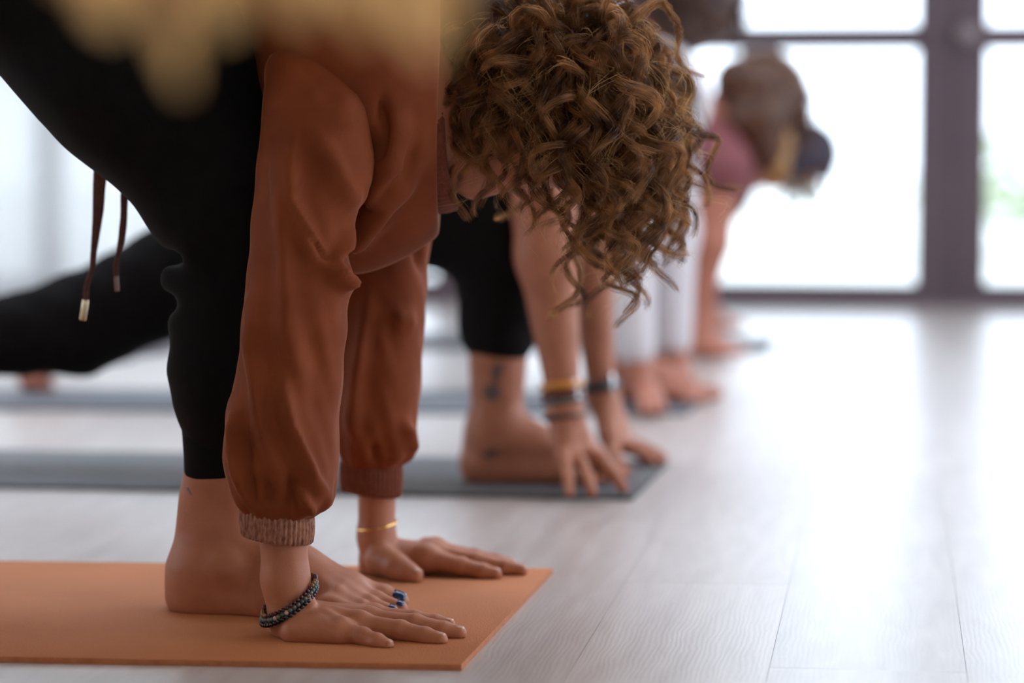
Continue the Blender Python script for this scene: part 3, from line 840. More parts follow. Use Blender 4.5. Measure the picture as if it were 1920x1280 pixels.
SL = sleeve([76, 84, 95, 110, 130, 150, 200, 240, 280, 310, 340, 370, 400, 425, 450, 470, 490, 510, 525, 540, 560, 585, 620, 660, 700, 740, 780, 820, 860, 900, 930, 950, 962, 970],
       [545, 524, 512, 503, 499, 497, 494, 489, 486, 482, 479, 476, 473, 471, 469, 467, 465, 463, 462, 461, 459, 457, 454, 449, 443, 433, 425, 420, 418, 424, 434, 446, 462, 475],
       [585, 618, 640, 660, 676, 688, 698, 697, 700, 703, 698, 686, 668, 657, 655, 650, 655, 660, 663, 661, 655, 650, 651, 647, 645, 640, 636, 635, 634, 632, 627, 617, 602, 575],
       ([70, 130, 200, 500, 960], [2.70, 2.675, 2.652, 2.615, 2.603]), ([70, 90, 120, 200, 450, 700, 860, 940, 970], [.040, .058, .066, .068, .058, .058, .062, .050, .036]),
       [([(522, 290), (530, 400), (536, 520), (540, 600)], .0045, 14, 16), ([(553, 270), (557, 380), (585, 450), (618, 500)], .0085, 26, 9),
        ([(600, 250), (640, 330), (668, 390)], .004, 20, 18), ([(668, 405), (640, 460), (622, 503)], .007, 9, 10), ([(612, 500), (640, 525), (664, 540)], .0075, 14, 10),
        ([(575, 440), (600, 478), (615, 492)], -.006, 8, 8), ([(640, 480), (655, 505)], -.008, 9, 9),
        ([(470, 560), (478, 680), (490, 800), (515, 900)], .005, 12, 16), ([(445, 760), (448, 850), (462, 930)], .006, 14, 12), ([(455, 790), (462, 880), (476, 945)], -.006, 8, 9),
        ([(530, 700), (548, 800), (585, 890), (612, 930)], .0065, 18, 10), ([(520, 560), (545, 640), (570, 720)], .003, 22, 22),
        ([(585, 600), (600, 720), (596, 820)], -.003, 30, 30), ([(545, 890), (548, 955)], -.004, 8, 8), ([(500, 900), (505, 950)], -.004, 8, 8), ([(560, 920), (585, 962)], .005, 10, 8),
        ([(640, 170), (655, 250)], .003, 30, 25)], gather=(880, 965))
SL2 = sleeve([120, 200, 300, 380, 420, 460, 500, 540, 600, 660, 700, 740, 780, 805, 830, 850, 865, 876],
       [610, 606, 606, 606, 606, 606, 607, 608, 610, 612, 615, 618, 620, 622, 628, 634, 640, 652],
       [760, 795, 815, 820, 815, 808, 803, 800, 797, 793, 790, 787, 783, 781, 783, 779, 768, 742],
       ([120, 300, 880], [2.93, 2.98, 2.99]), ([120, 200, 500, 780, 850, 876], [.05, .062, .056, .058, .05, .034]),
       [([(690, 560), (672, 700), (664, 800), (680, 850)], .005, 16, 12), ([(745, 430), (790, 470), (800, 520)], -.005, 14, 14), ([(735, 600), (780, 600)], .003, 20, 20),
        ([(760, 790), (774, 850)], .004, 10, 10), ([(700, 830), (706, 872)], -.004, 8, 8)], gather=(800, 872))
def rib_tube(name, pts_top, pts_bot, dep, material, parent, n=120, ribs=44, amp=.0009):
    """a ribbed knit band between two tilted ovals given by (left pixel, right pixel, depth)"""
    rings = []
    an = np.linspace(0, 2 * np.pi, n * 2, endpoint=False)
    for t in np.linspace(0, 1, 14):
        l = pts_top[0] * (1 - t) + pts_bot[0] * t; r = pts_top[1] * (1 - t) + pts_bot[1] * t
        c = (l + r) / 2; e = (r - l) / 2; b = np.array((0, 1.0, 0)) * dep * (1 + .03 * math.sin(t * math.pi))
        g = 1 + .03 * math.sin(t * math.pi)
        rad = g + amp / np.linalg.norm(e) * np.sin(an * ribs) - (.05 if t in (0, 1) else 0)
        rings.append(c + np.outer(np.cos(an) * rad, e) + np.outer(np.sin(an) * rad, b))
    v, q = loft(rings)
    return mesh_np(name, v, q, material, parent)
o = rib_tube('cuff', (P(452, 938, 2.604), P(588, 962, 2.604)), (P(452, 1001, 2.603), P(586, 1019, 2.603)), .0385, RIB, sweat); o['label'] = 'ribbed cuff with a faint glitter'
o = rib_tube('cuff', (P(638, 862, 2.99), P(754, 868, 2.99)), (P(640, 918, 2.99), P(752, 932, 2.99)), .035, RIB_DARK, sweat)
# collar: a rib band round the neck, sagging open below
rings = []
an = np.linspace(0, 2 * np.pi, 220, endpoint=False)
cc = P(818, 236, 2.8)
for s_, (dx, rr) in enumerate(((-.014, 1.0), (-.010, 1.04), (.0, 1.03), (.009, 1.0), (.011, .97), (.008, .945), (-.008, .955))):
    z = np.cos(an); y = np.sin(an)
    sag = np.clip(-z, 0, 1) ** 3
    rad = rr + .006 * np.sin(an * 74)
    rings.append(np.stack((cc[0] + dx + sag * .008 - .004 * z, cc[1] + y * .087 * rad, cc[2] + z * .085 * rad - sag * .002), 1))
v, q = loft(rings)
mesh_np('collar', v, q[:, ::-1], RIB_DARK, sweat)

# black joggers
def jog_warp(x, y, z):
    return .0016 * np.sin(x * 60 + z * 95) * np.sin(y * 40 + z * 50)
jg = chain([P(30, -150, 2.735), P(255, 103, 2.74), P(440, 375, 2.745), P(478, 420, 2.747)], [.122, .110, .080, .066], .03)
jg += chain([P(478, 420, 2.747), P(440, 560, 2.75), P(432, 700, 2.753), P(432, 782, 2.755)], [.064, .060, .0575, .050], .03)
jg += [Ell(P(388, 520, 2.748), (.042, .046, .024), None, .02), Prim(P(372, 475, 2.70), P(460, 430, 2.69), .012, .010, .02)]
jg += [Ell(P(330, 482, 2.75), (.012, .09, .007), None, .012, True), Ell(P(318, 566, 2.75), (.010, .08, .010), None, .012, True)]
jg += chain([P(20, -170, 2.89), P(-560, 330, 2.98), P(-1010, 820, 3.035)], [.118, .074, .045], .04)
jg += chain([P(40, -160, 2.735), P(60, -190, 2.82), P(30, -170, 2.89)], [.115, .12, .115], .05) + [Prim(P(90, -215, 2.82), P(170, -290, 2.8), .12, .11, .05, (np.array((0, 1.0, 0)), .85))]
lo, hi = bbox(jg, .012)
# fine where it shows, coarser behind the frame
cutx = P(-330, 200, 2.8)[0]
v1, q1 = field(jg, (cutx, lo[1], lo[2]), hi, .004, None, jog_warp)
v2, q2 = field(jg, lo, (cutx + .016, hi[1], hi[2]), .008, None, jog_warp)
jv, jq = merge([(relax(v1, q1, 1, .4), q1), (v2, q2)])
jog = mesh_np('joggers', jv, jq, BLACK, one)
rings = []
an = np.linspace(0, 2 * np.pi, 64, endpoint=False)
for y, rx, dx in ((772, .047, 6), (782, .0435, 2), (800, .041, 0), (850, .039, 0), (884, .0385, 0), (889, .0375, 0), (886, .0362, 0), (860, .0362, 0)):
    c = P(416 + dx, y, 2.757); rings.append(np.stack((c[0] + rx * np.cos(an), c[1] + rx * .95 * np.sin(an), c[2] + .0025 * np.cos(an) + 0 * an), 1))
v, q = loft(rings); mesh_np('ankle_cuff', v, q[:, ::-1], BLACK, jog)
# drawstrings hanging from the waist behind the thigh
def cord(path, wid, tipa, tipb, tr, tipmat):
    pts = np.array([P(x, y, 2.86) for x, y in path]); t = np.linspace(0, len(pts) - 1, 50)
    c = np.stack([np.interp(t, np.arange(len(pts)), pts[:, k]) for k in range(3)], 1)
    for _ in range(3): c[1:-1] = (c[:-2] + 2 * c[1:-1] + c[2:]) / 4
    w = np.interp(t, np.arange(len(pts)), wid) / 1770.0
    rings = []
    for i in range(50):
        tw = .3 * math.sin(i * .33); an = np.linspace(0, 2 * np.pi, 12, endpoint=False)
        a = np.array((math.cos(tw), math.sin(tw), 0)); b = np.array((-math.sin(tw), math.cos(tw), 0))
        rings.append(c[i] + np.outer(np.cos(an) * w[i] * .56, a) + np.outer(np.sin(an) * .0018, b))
    v, q = loft(rings)
    o = mesh_np('drawstring', v, q[:, ::-1], CORD, one)
    mb = MB(); p0, p1 = P(*tipa, 2.86), P(*tipb, 2.86)
    mb.tube([p0, p0 + (p1 - p0) * .05, p0 + (p1 - p0) * .95, p1], [tr * .9, tr, tr, tr * .8], 12).build('aglet', tipmat, o, True)
cord([(196, 150), (192, 300), (186, 345), (184, 400), (176, 470), (171, 510), (162, 535), (161, 565)], [26, 27, 24, 18, 11, 9, 10, 9], (161, 562), (155, 600), .0037, METAL)
cord([(236, 250), (233, 365), (232, 410), (228, 450), (220, 480), (217, 500), (218, 522)], [12, 13, 13, 12, 8, 9, 7], (218, 517), (220, 546), .0024, mat('dark_bronze', (0.25, 0.16, 0.13), .4, Metallic=.8))

# bead bracelets on the right wrist, fine gold bracelet on the left
BEADS = [[mat('bead_garnet', (0.06, 0.008, 0.010), .2), mat('bead_amber', (0.22, 0.09, 0.02), .25)], [mat('bead_sage', (0.10, 0.11, 0.09), .35), mat('bead_pale', (0.45, 0.32, 0.25), .4), mat('bead_teal', (0.03, 0.06, 0.06), .3)], [mat('bead_onyx', (0.006, 0.006, 0.008), .15)]]
wc = P(541, 1124, 2.602)
for k, (dy, dr) in enumerate(((-.0045, 0), (.0, .0006), (.0048, .0012))):
    mbs = [MB() for _ in BEADS[k]]
    nb = 44
    for j in range(nb):
        a = 2 * math.pi * j / nb
        x, y = math.cos(a), math.sin(a)
        rx, ry = .0258 + dr, .0318 + dr
        z = .0160 * x - dy + .0070 * y
        c = wc + np.array((x * rx + .0006, y * ry, z))
        w = 0
        if k == 0 and (math.sin(a * 2.3) > .75): w = 1
        if k == 1: w = 1 if j in (33, 30) else (2 if j % 5 == 2 else 0)
        mbs[w].sphere(c, .0024 if k else .0022, 8, 6)
    o = None
    for w, mb in enumerate(mbs):
        if not mb.n: continue
        if o is None: o = mb.build('bead_bracelet', BEADS[k][w], one, True); o['label'] = ('thin bracelet of dark red and amber beads', 'bracelet of grey-green beads', 'bracelet of shiny black beads')[k]
        else:
            bq = mb.build('accent_beads', BEADS[k][w], o, True); bq['kind'] = 'stuff'
an = np.linspace(0, 2 * np.pi, 49)
gc = P(707, 984, 2.99)
mb = MB().tube([gc + np.array((.0218 * math.cos(a), .0268 * math.sin(a), .004 * math.cos(a) + .001 * math.sin(a))) for a in an], .0016, 8, False)
o = mb.build('bracelet', GOLD, one, True); o['label'] = 'fine gold bangle on the far wrist'

# ---- curly hair of the person in front
cap = [Ell(HC - fd * .012 + hd * .018, np.array((.083, .098, .096)), np.stack((np.cross(hd, fd), fd, hd)), .02),
       Ell(HC - fd * .04 - hd * .05, (.055, .055, .055), None, .03), Ell(HC - fd * .05 - hd * .075, (.052, .055, .052), None, .03)]
lo, hi = bbox(cap, .01)
cv, cq = field(cap, lo, hi, .006)
# keep the scalp off the face
rel = cv - HC
keepv = ~(((rel @ fd) > .055) & ((rel @ hd) < .045))
cq = cq[keepv[cq].all(1)]
hair_obj = mesh_np('hair', cv, cq, HAIRCAP, one)
hair_obj['label'] = 'shoulder-length chestnut curls hanging towards the floor'

def strips(C, rad, rng):
    """C: (strands, points, 3) centre lines -> vertices, quads of hair-thin flat strands"""
    S, n = C.shape[:2]
    T = np.gradient(C, axis=1); T /= np.linalg.norm(T, axis=2, keepdims=True) + 1e-12
    ref = np.broadcast_to(rng.normal(size=(S, 1, 3)), T.shape)
    A = np.cross(T, ref); A /= np.linalg.norm(A, axis=2, keepdims=True) + 1e-9
    v = np.stack((C - A * rad[..., None], C + A * rad[..., None]), 2)
    s, i = np.meshgrid(np.arange(S), np.arange(n - 1), indexing='ij')
    k = (s * n + i) * 2
    return v.reshape(-1, 3), np.stack((k, k + 1, k + 3, k + 2), -1).reshape(-1, 4)

HC1, hd1, fd1 = HC, hd, fd
def curl_guides(nl, seed, npt=30, head=None, length=(.085, .165), curl=(.008, .019)):
    HC, hd, fd = head if head else (HC1, hd1, fd1)
    r = np.random.default_rng(seed)
    G_, meta = [], []
    lat = np.cross(hd, fd)
    while len(G_) < nl:
        d = r.normal(size=3); d /= np.linalg.norm(d)
        x, y, z = d                       # lateral, face, crown
        if y > .35 and z < .55: continue  # face
        if z < -.75 and y > -.25: continue             # neck
        if x > .1 and r.random() < .72: continue     # far side needs fewer
        n = lat * x + fd * y + hd * z
        root = HC - fd * .012 + hd * .018 + lat * x * .083 + fd * y * .098 + hd * z * .096
        Ln = r.uniform(*length) * (1.0 if z > -.3 else .8)
        t = np.linspace(0, 1, npt)
        down = np.array((0.05, 0, -1.0))
        side = r.normal(size=3) * .28
        pos = [root]; cur = root.copy(); stepl = Ln / (npt - 1)
        for i in range(1, npt):
            s = t[i]
            wgt = min(1.0, (s * 1.9) ** .7)
            dd = unit(n * (1 - wgt) * (.75 if z < .3 else .5) + down * (wgt * 1.0 + .05) + side * (.7 if s < .6 else .9) + fd * 0)
            cur = cur + dd * stepl
            # hair lies on the head, not in it
            rel = cur - (HC + hd * .015 - fd * .012); lv = np.array((rel @ lat / .088, rel @ fd / .104, rel @ hd / .102)); L_ = np.linalg.norm(lv)
            if L_ < 1.03:
                lv *= 1.03 / L_; cur = HC + hd * .015 - fd * .012 + lat * lv[0] * .088 + fd * lv[1] * .104 + hd * lv[2] * .102
            pos.append(cur.copy())
        G_.append(np.array(pos)); meta.append((r.uniform(*curl), r.uniform(.05, .095), r.uniform(0, 6.28), r.choice((-1, 1)), Ln))
    return np.array(G_), meta, r

def grow(nl, per, seed, npt=30, clump=.0075, frizz=.0004, srad=.00027, **kw):
    G_, meta, r = curl_guides(nl, seed, npt, **kw)
    T = np.gradient(G_, axis=1); T /= np.linalg.norm(T, axis=2, keepdims=True) + 1e-12
    ref = r.normal(size=(nl, 1, 3)); A = np.cross(T, np.broadcast_to(ref, T.shape)); A /= np.linalg.norm(A, axis=2, keepdims=True) + 1e-9
    Bn = np.cross(T, A); t = np.linspace(0, 1, npt)
    out = []; rads = []
    for l in range(nl):
        R, pit, ph, sg, Ln = meta[l]
        ramp = np.clip((t - .08) / .35, 0, 1); ramp = ramp * ramp * (3 - 2 * ramp)
        n_ = per
        a = r.uniform(0, 2 * np.pi, n_); q = np.sqrt(r.uniform(0, 1, n_)) * clump * r.uniform(.6, 1.25)
        sc = (1 - .55 * t ** 2)[None, :] * (.8 + .4 * np.sin(t * 5 + ph))[None, :]
        flat = .35
        phi = sg * (2 * np.pi * Ln * t / pit) + ph
        phs = phi[None, :] + r.normal(0, .10, (n_, 1)) + r.normal(0, .25, (n_, 1)) * t[None, :] ** 2
        Rs = R * ramp[None, :] * (1 + r.normal(0, .10, (n_, 1)))
        # ribbon-like lock: wide along the guide, thin radially
        off_t = (np.cos(a) * q)[:, None] * sc; off_r = (np.sin(a) * q * flat)[:, None] * sc
        cs, sn = np.cos(phs), np.sin(phs)
        c = G_[l][None] + ((Rs + off_r) * cs)[..., None] * A[l][None] + ((Rs + off_r) * sn)[..., None] * Bn[l][None] + off_t[..., None] * T[l][None]
        rootspread = r.normal(0, .004, (n_, 1, 3)) * (1 - t)[None, :, None] ** 2
        fr = np.cumsum(r.normal(0, frizz, (n_, npt, 3)), 1) * .5
        tr_ = r.uniform(.82, 1.0, (n_, 1))
        c = c + rootspread + fr
        out.append(c)
        rads.append(srad * (1 - .75 * t[None, :] ** 3) * r.uniform(.7, 1.25, (n_, 1)))
    return np.concatenate(out), np.concatenate(rads)
C, R_ = grow(270, 52, 3, npt=32)
v, q = strips(C, R_, np.random.default_rng(5))
o = mesh_np('curls', v, q, HAIR, hair_obj); o['kind'] = 'stuff'
C, R_ = grow(240, 4, 11, clump=.012, frizz=.0009, srad=.00019, length=(.09, .17))
v, q = strips(C, R_, np.random.default_rng(6))
o = mesh_np('flyaway_strands', v, q, hair_mat('rim_glow_strands', (0.34, 0.19, 0.08), (0.62, 0.42, 0.21), 0.6), hair_obj); o['kind'] = 'stuff'  # golden rim light put into a paler strand colour

# ------------------------------------------------------------------ the people behind
def person(label, J, skin, trousers, top, sleeve_len, hem, hem_r, h=.0045, mz=.006):
    o = empty('person', label, 'person', 'people folding forward in a row')
    sqy = (np.array((0, 1.0, 0)), .78)
    bp = chain([J['shn'], J['eln'], J['wrn']], J.get('ran', [.046, .038, .0215]), .02) + chain([J['shf'], J['elf'], J['wrf']], J.get('raf', [.046, .036, .0215]), .02)
    bp += J['handn'] + J['handf']
    bp += chain([J['hipn'], J['knn'], J['ankn']], [.085, .055, .034], .03) + chain([J['hipf'], J['knf'], J['ankf']], [.085, .055, .034], .03)
    bp += J['footn'] + J['footf']
    mid = (J['shn'] + J['shf']) / 2; pel = (J['hipn'] + J['hipf']) / 2
    bp += chain([mid, mid * .5 + pel * .5, pel], [.1, .1, .11], .04, sqy)
    bp += [Prim(mid + J['neck'] * .3, J['head'] - unit(J['hup']) * .05, .055, .05, .03)]
    bp += head_prims(J['head'], J['hup'], J['hface'], J.get('hs', 1.0))
    lo, hi = bbox(bp, .01)
    v, q = field(bp, lo, hi, h, mz)
    mi = np.zeros(len(q), int)
    if 'ink' in J:
        c3 = v[q].mean(1); c = proj(c3)
        for (x, y, rx, ry, ymax) in J['ink']: mi[(((c[:, 0] - x) / rx) ** 2 + ((c[:, 1] - y) / ry) ** 2 < 1) & (c3[:, 1] < ymax)] = 1
    mesh_np('body', v, q, skin, o, True, [INK], mi)
    def cut(a, b, f): return a + (b - a) * f
    tp = []
    for s, k, a in (('hipn', 'knn', 'ankn'), ('hipf', 'knf', 'ankf')):
        e = cut(J[k], J[a], hem)
        tp += chain([J[s], J[k], e], [.102, .070, hem_r], .03)
    tp += [Prim(pel, pel + (mid - pel) * .12, .125, .12, .04, sqy), Prim(J['hipn'], J['hipf'], .105, .105, .04)]
    lo, hi = bbox(tp, .01)
    v, q = field(tp, lo, hi, .007, None, lambda x, y, z: .002 * np.sin(x * 70 + z * 60) * np.sin(y * 50 + z * 40))
    mesh_np('trousers', v, q, trousers, o)
    sp = chain([mid, mid * .5 + pel * .5, pel * .85 + mid * .15], [.118, .118, .125], .04, sqy) + [Prim(J['shn'], J['shf'], .062, .062, .04)]
    for s, e, w in (('shn', 'eln', 'wrn'), ('shf', 'elf', 'wrf')):
        if sleeve_len > 1: sp += chain([J[s], J[e], cut(J[e], J[w], sleeve_len - 1)], [.062, .05, .036], .03)
        elif sleeve_len > 0: sp += chain([J[s], cut(J[s], J[e], sleeve_len)], [.06, .052], .03)
    lo, hi = bbox(sp, .01)
    v, q = field(sp, lo, hi, .007)
    mesh_np('top', v, q, top, o)
    return o

def hair_blob(o, C, hup, hface, m, extra=(), s=1.0, cut_face=True, name='hair', h=.006, strands=None):
    hu = unit(hup); f = unit(np.asarray(hface, float) - hu * float(np.dot(hface, hu))); l = np.cross(hu, f)
    pr = [Ell(C - f * .018 * s + hu * .014 * s, np.array((.094, .106, .104)) * s, np.stack((l, f, hu)), .02)] + list(extra)
    lo, hi = bbox(pr, .012)
    v, q = field(pr, lo, hi, h, None, lambda x, y, z: .0012 * np.sin(x * 190 + 2 * np.sin(z * 60)) * np.sin(y * 90) + .0008 * np.sin(z * 230 + x * 90))
    if cut_face:
        rel = v - C; k = ~(((rel @ f) > .05 * s) & ((rel @ hu) < .06 * s)); q = q[k[q].all(1)]
    ho = mesh_np(name, v, q, m, o)
    if strands:
        cs, rs = grow(110, 16, 21, 14, .009, .0006, .0006, head=(C - f * .004, hu, f), length=strands, curl=(.001, .004))
        v, q = strips(cs, rs, np.random.default_rng(8))
        so = mesh_np('hair_strands', v, q, m, ho); so['kind'] = 'stuff'
    return ho

def fl_(px, py, z=T1): return PZ(px, py, z)
# ---- second person: black cropped trousers, bare arms, tented near hand
J = dict(shn=P(1000, 150, 3.76), eln=P(1026, 480, 3.71), wrn=P(1060, 775, 3.69), shf=P(1040, 150, 4.02), elf=P(1106, 480, 4.04), wrf=P(1127, 738, 4.04),
         ran=[.048, .042, .0205], raf=[.046, .036, .0205],
         hipn=P(610, 345, 3.86), knn=P(940, 425, 3.80), ankn=P(930, 815, 3.80), hipf=P(610, 385, 3.98), knf=P(150, 608, 4.0), ankf=P(-290, 676, 4.02),
         neck=np.array((.1, 0, 0.0)), head=P(1130, 205, 3.9), hup=(.93, 0, -.36), hface=(-.36, 0, -.93),
         ink=[(930, 700, 10, 18, 3.80), (922, 735, 16, 16, 3.80), (938, 690, 8, 10, 3.80), (920, 850, 20, 6, 3.80)])
J['handn'] = hand_prims(J['wrn'], [P(1056, 850, 3.665), P(1072, 846, 3.683), P(1090, 842, 3.702), P(1102, 838, 3.722)],
                        [PZ(1068, 924, .015), PZ(1110, 922, .015), PZ(1168, 914, .015), PZ(1150, 893, .015)], [P(1085, 820, 3.735), P(1105, 855, 3.75), PZ(1140, 880, .016)], 1.0, .010)
J['handf'] = hand_prims(J['wrf'], [P(1172, 828, 4.075), P(1172, 830, 4.055), P(1168, 832, 4.035), P(1160, 834, 4.015)],
                        [PZ(1225, 852, .013), PZ(1243, 857, .013), PZ(1240, 862, .013), PZ(1225, 866, .013)], [P(1140, 815, 4.0), P(1148, 845, 3.985), PZ(1160, 870, .015)], 1.0, .004)
hl = np.array((P(888, 900, 3.80)[0], 3.80, T1)); J['footn'] = foot_prims(J['ankn'], hl, hl + np.array((.155, -.012, 0)), (0, -1, 0), 1.02)
J['footf'] = rear_foot(J['ankf'])
two = person('person in black cropped trousers and bare arms, second in the row, tattooed ankle', J, SKIN2, BLACK, WHITE, .35, .49, .056, .004)
hair_blob(two, J['head'], J['hup'], J['hface'], HAIR2, [Prim(J['head'] + np.array((.05, 0, .02)), J['head'] + np.array((.07, 0, -.06)), .06, .03, .03)], strands=(.08, .14))
def band(name, c, ax, rx, ry, rt, m, parent, label, n=40, flat=1.0):
    ax = unit(ax); a = unit(np.cross(ax, (0, 1, 0))); b = np.cross(ax, a)
    mb = MB().tube([c + a * rx * math.cos(t) + b * ry * math.sin(t) for t in np.linspace(0, 2 * math.pi, n)], rt, 8, False, flat)
    o = mb.build(name, m, parent, True); o['label'] = label; return o
ax = unit(J['wrn'] - J['eln'])
for k, (y, m, r, lb) in enumerate(((722, mat('amber_bead', (0.55, 0.22, 0.03), .3), .0055, 'amber bracelet'), (737, mat('wine_bead', (0.14, 0.03, 0.02), .25), .005, 'dark red bracelet'), (750, mat('grey_bead', (0.10, 0.10, 0.09), .2), .0045, 'grey bead bracelet'), (780, mat('black_cord_band', (0.02, 0.018, 0.018), .5), .004, 'black cord bracelet'))):
    band('bracelet', P(1054 + (y - 722) * .06, y, 3.692), ax, .0265, .0275, r, m, two, lb)
mb = MB()
for k in range(5): mb.sphere(P(1076 + k * 1.5, 716 + k * 7, 3.672), .0055 - .0004 * k, 10, 8)
o = mb.build('silver_beads', mat('silver', (.8, .8, .8), .15, Metallic=1.0), two, True); o['label'] = 'silver beads glinting on the near wrist'; o['kind'] = 'stuff'
w_ = empty('x', 'x', 'x'); bpy.data.objects.remove(w_)
ws = band('wristwatch', P(1124, 722, 4.04), unit(J['wrf'] - J['elf']), .024, .026, .009, mat('watch_strap', (0.02, 0.018, 0.02), .4), two, 'dark wristwatch on the far wrist', flat=1.0)
MB().tube([P(1142, 720, 4.03), P(1149, 720, 4.03), P(1151, 720, 4.03)], [.019, .019, .016], 20).build('watch_case', mat('steel', (.75, .75, .75), .15, Metallic=1.0), ws, True)
band('ring', P(1092, 880, 3.672), unit(P(1110, 922, 3.66) - P(1072, 846, 3.683)), .0105, .0105, .002, METAL, two, 'pale metal finger ring')

# ---- third person: white trousers and sleeves
J = dict(shn=P(1185, 185, 4.93), eln=P(1178, 440, 4.88), wrn=P(1192, 672, 4.86), shf=P(1245, 185, 5.2), elf=P(1258, 430, 5.12), wrf=P(1262, 655, 5.09),
         hipn=P(900, 330, 5.0), knn=P(1140, 400, 4.98), ankn=P(1156, 690, 4.99), hipf=P(900, 345, 5.15), knf=P(470, 560, 5.18), ankf=P(90, 668, 5.2),
         neck=np.array((.1, 0, .02)), head=P(1272, -5, 5.08), hup=(.97, 0, .25), hface=(.0, .0, -1.0), hs=.95)
J['handn'] = hand_prims(J['wrn'], [P(1200, 735, 4.83), P(1208, 733, 4.845), P(1215, 731, 4.86), P(1220, 729, 4.875)],
                        [PZ(1206, 772, .014), PZ(1226, 772, .014), PZ(1242, 768, .014), PZ(1242, 760, .014)], [P(1205, 715, 4.89), P(1218, 738, 4.9), PZ(1232, 752, .015)], 1.05, .008)
J['handf'] = hand_prims(J['wrf'], [P(1280, 712, 5.12), P(1283, 713, 5.105), P(1284, 714, 5.09), P(1282, 716, 5.075)],
                        [PZ(1302, 735, .014), PZ(1308, 739, .014), PZ(1306, 744, .014), PZ(1298, 747, .014)], [P(1270, 700, 5.06), P(1278, 722, 5.05), PZ(1288, 748, .015)], 1.05, .006)
hl = np.array((P(1136, 700, 4.98)[0], 4.985, T1)); J['footn'] = foot_prims(J['ankn'], hl, hl + np.array((.15, -.01, 0)), (0, -1, 0))
J['footf'] = rear_foot(J['ankf'])
three = person('person in white trousers and long white sleeves, third in the row', J, SKIN3, WHITE, WHITE, 1.93, .80, .046, .0045)
hair_blob(three, J['head'], J['hup'], J['hface'], HAIR2, [Prim(J['head'] + np.array((.02, 0, -.02)), J['head'] + np.array((-.03, 0, -.075)), .085, .05, .03)], 1.08, False, strands=(.05, .085))

# ---- fourth person: maroon vest, bare arms, hair in a bun
J = dict(shn=P(1352, 318, 6.0), eln=P(1330, 455, 5.99), wrn=P(1308, 600, 6.0), shf=P(1300, 305, 6.3), elf=P(1322, 450, 6.32), wrf=P(1312, 590, 6.3),
         ran=[.050, .044, .024],
         hipn=P(1075, 330, 6.05), knn=P(1240, 400, 6.02), ankn=P(1240, 610, 6.03), hipf=P(1075, 335, 6.2), knf=P(700, 470, 6.2), ankf=P(400, 575, 6.22),
         neck=np.array((.06, 0, -.02)), head=P(1402, 205, 6.15), hup=(.9, 0, .15), hface=(-.30, 0, -.95), hs=1.0)
J['handn'] = hand_prims(J['wrn'], [P(1320, 640, 5.99), P(1323, 639, 6.005), P(1325, 638, 6.02), P(1325, 637, 6.035)],
                        [PZ(1350, 664, .014), PZ(1360, 661, .014), PZ(1362, 658, .014), PZ(1358, 655, .014)], [P(1315, 630, 6.04), P(1325, 645, 6.05), PZ(1338, 652, .015)], 1.05, .004)
J['handf'] = hand_prims(J['wrf'], [P(1325, 622, 6.33), P(1327, 622, 6.315), P(1328, 623, 6.3), P(1326, 624, 6.285)],
                        [PZ(1346, 638, .014), PZ(1352, 640, .014), PZ(1352, 643, .014), PZ(1346, 645, .014)], [P(1318, 615, 6.28), P(1324, 628, 6.27), PZ(1332, 646, .015)], 1.05, .004)
hl = np.array((P(1222, 600, 6.02)[0], 6.02, T1)); J['footn'] = foot_prims(J['ankn'], hl, hl + np.array((.15, -.01, 0)), (0, -1, 0))
J['footf'] = rear_foot(J['ankf'])
four = person('bare-armed person in a maroon vest, fourth in the row, auburn hair pinned up', J, SKIN3, GREYTOP, MAROON, .12, .85, .045, .005)
hair_blob(four, J['head'] + np.array((.02, 0, .005)), J['hup'], J['hface'], HAIR4, [Ell(P(1440, 122, 6.15), (.033, .033, .034), None, .012), Prim(P(1440, 230, 6.12), P(1462, 310, 6.12), .05, .018, .03), Prim(P(1380, 150, 6.1), P(1462, 170, 6.1), .05, .03, .02), Prim(P(1420, 230, 6.1), P(1440, 290, 6.1), .07, .045, .03)], 1.06, False, strands=(.05, .085))
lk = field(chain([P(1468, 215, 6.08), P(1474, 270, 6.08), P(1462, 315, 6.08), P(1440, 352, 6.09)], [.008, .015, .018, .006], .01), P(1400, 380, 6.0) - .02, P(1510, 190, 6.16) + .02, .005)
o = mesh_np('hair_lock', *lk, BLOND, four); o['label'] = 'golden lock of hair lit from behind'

# ---- fifth person: dark plum headscarf
J = dict(shn=P(1330, 345, 6.95), eln=P(1325, 455, 6.94), wrn=P(1322, 560, 6.94), shf=P(1330, 345, 7.25), elf=P(1325, 450, 7.25), wrf=P(1322, 555, 7.25),
         hipn=P(1120, 330, 7.0), knn=P(1255, 400, 6.97), ankn=P(1255, 570, 6.97), hipf=P(1120, 330, 7.15), knf=P(840, 450, 7.15), ankf=P(600, 545, 7.15),
         neck=np.array((.1, 0, .03)), head=P(1505, 300, 7.1), hup=(.97, 0, .1), hface=(-.1, 0, -.97), hs=.8)
J['handn'] = hand_prims(J['wrn'], [P(1330, 588, 6.93), P(1332, 588, 6.945), P(1333, 587, 6.96), P(1333, 587, 6.975)], [np.array((P(1343, 600, y)[0], y, .014)) for y in (6.92, 6.94, 6.96, 6.98)], [P(1326, 580, 6.98), P(1330, 592, 6.99), np.array((P(1335, 600, 7.0)[0], 7.0, .015))], 1.0, .004, )
J['handf'] = hand_prims(J['wrf'], [P(1330, 580, 7.28), P(1332, 580, 7.265), P(1333, 580, 7.25), P(1332, 580, 7.235)], [np.array((P(1343, 590, y)[0], y, .014)) for y in (7.29, 7.27, 7.25, 7.23)], [P(1326, 572, 7.22), P(1330, 582, 7.21), np.array((P(1335, 590, 7.2)[0], 7.2, .015))], 1.0, .004)
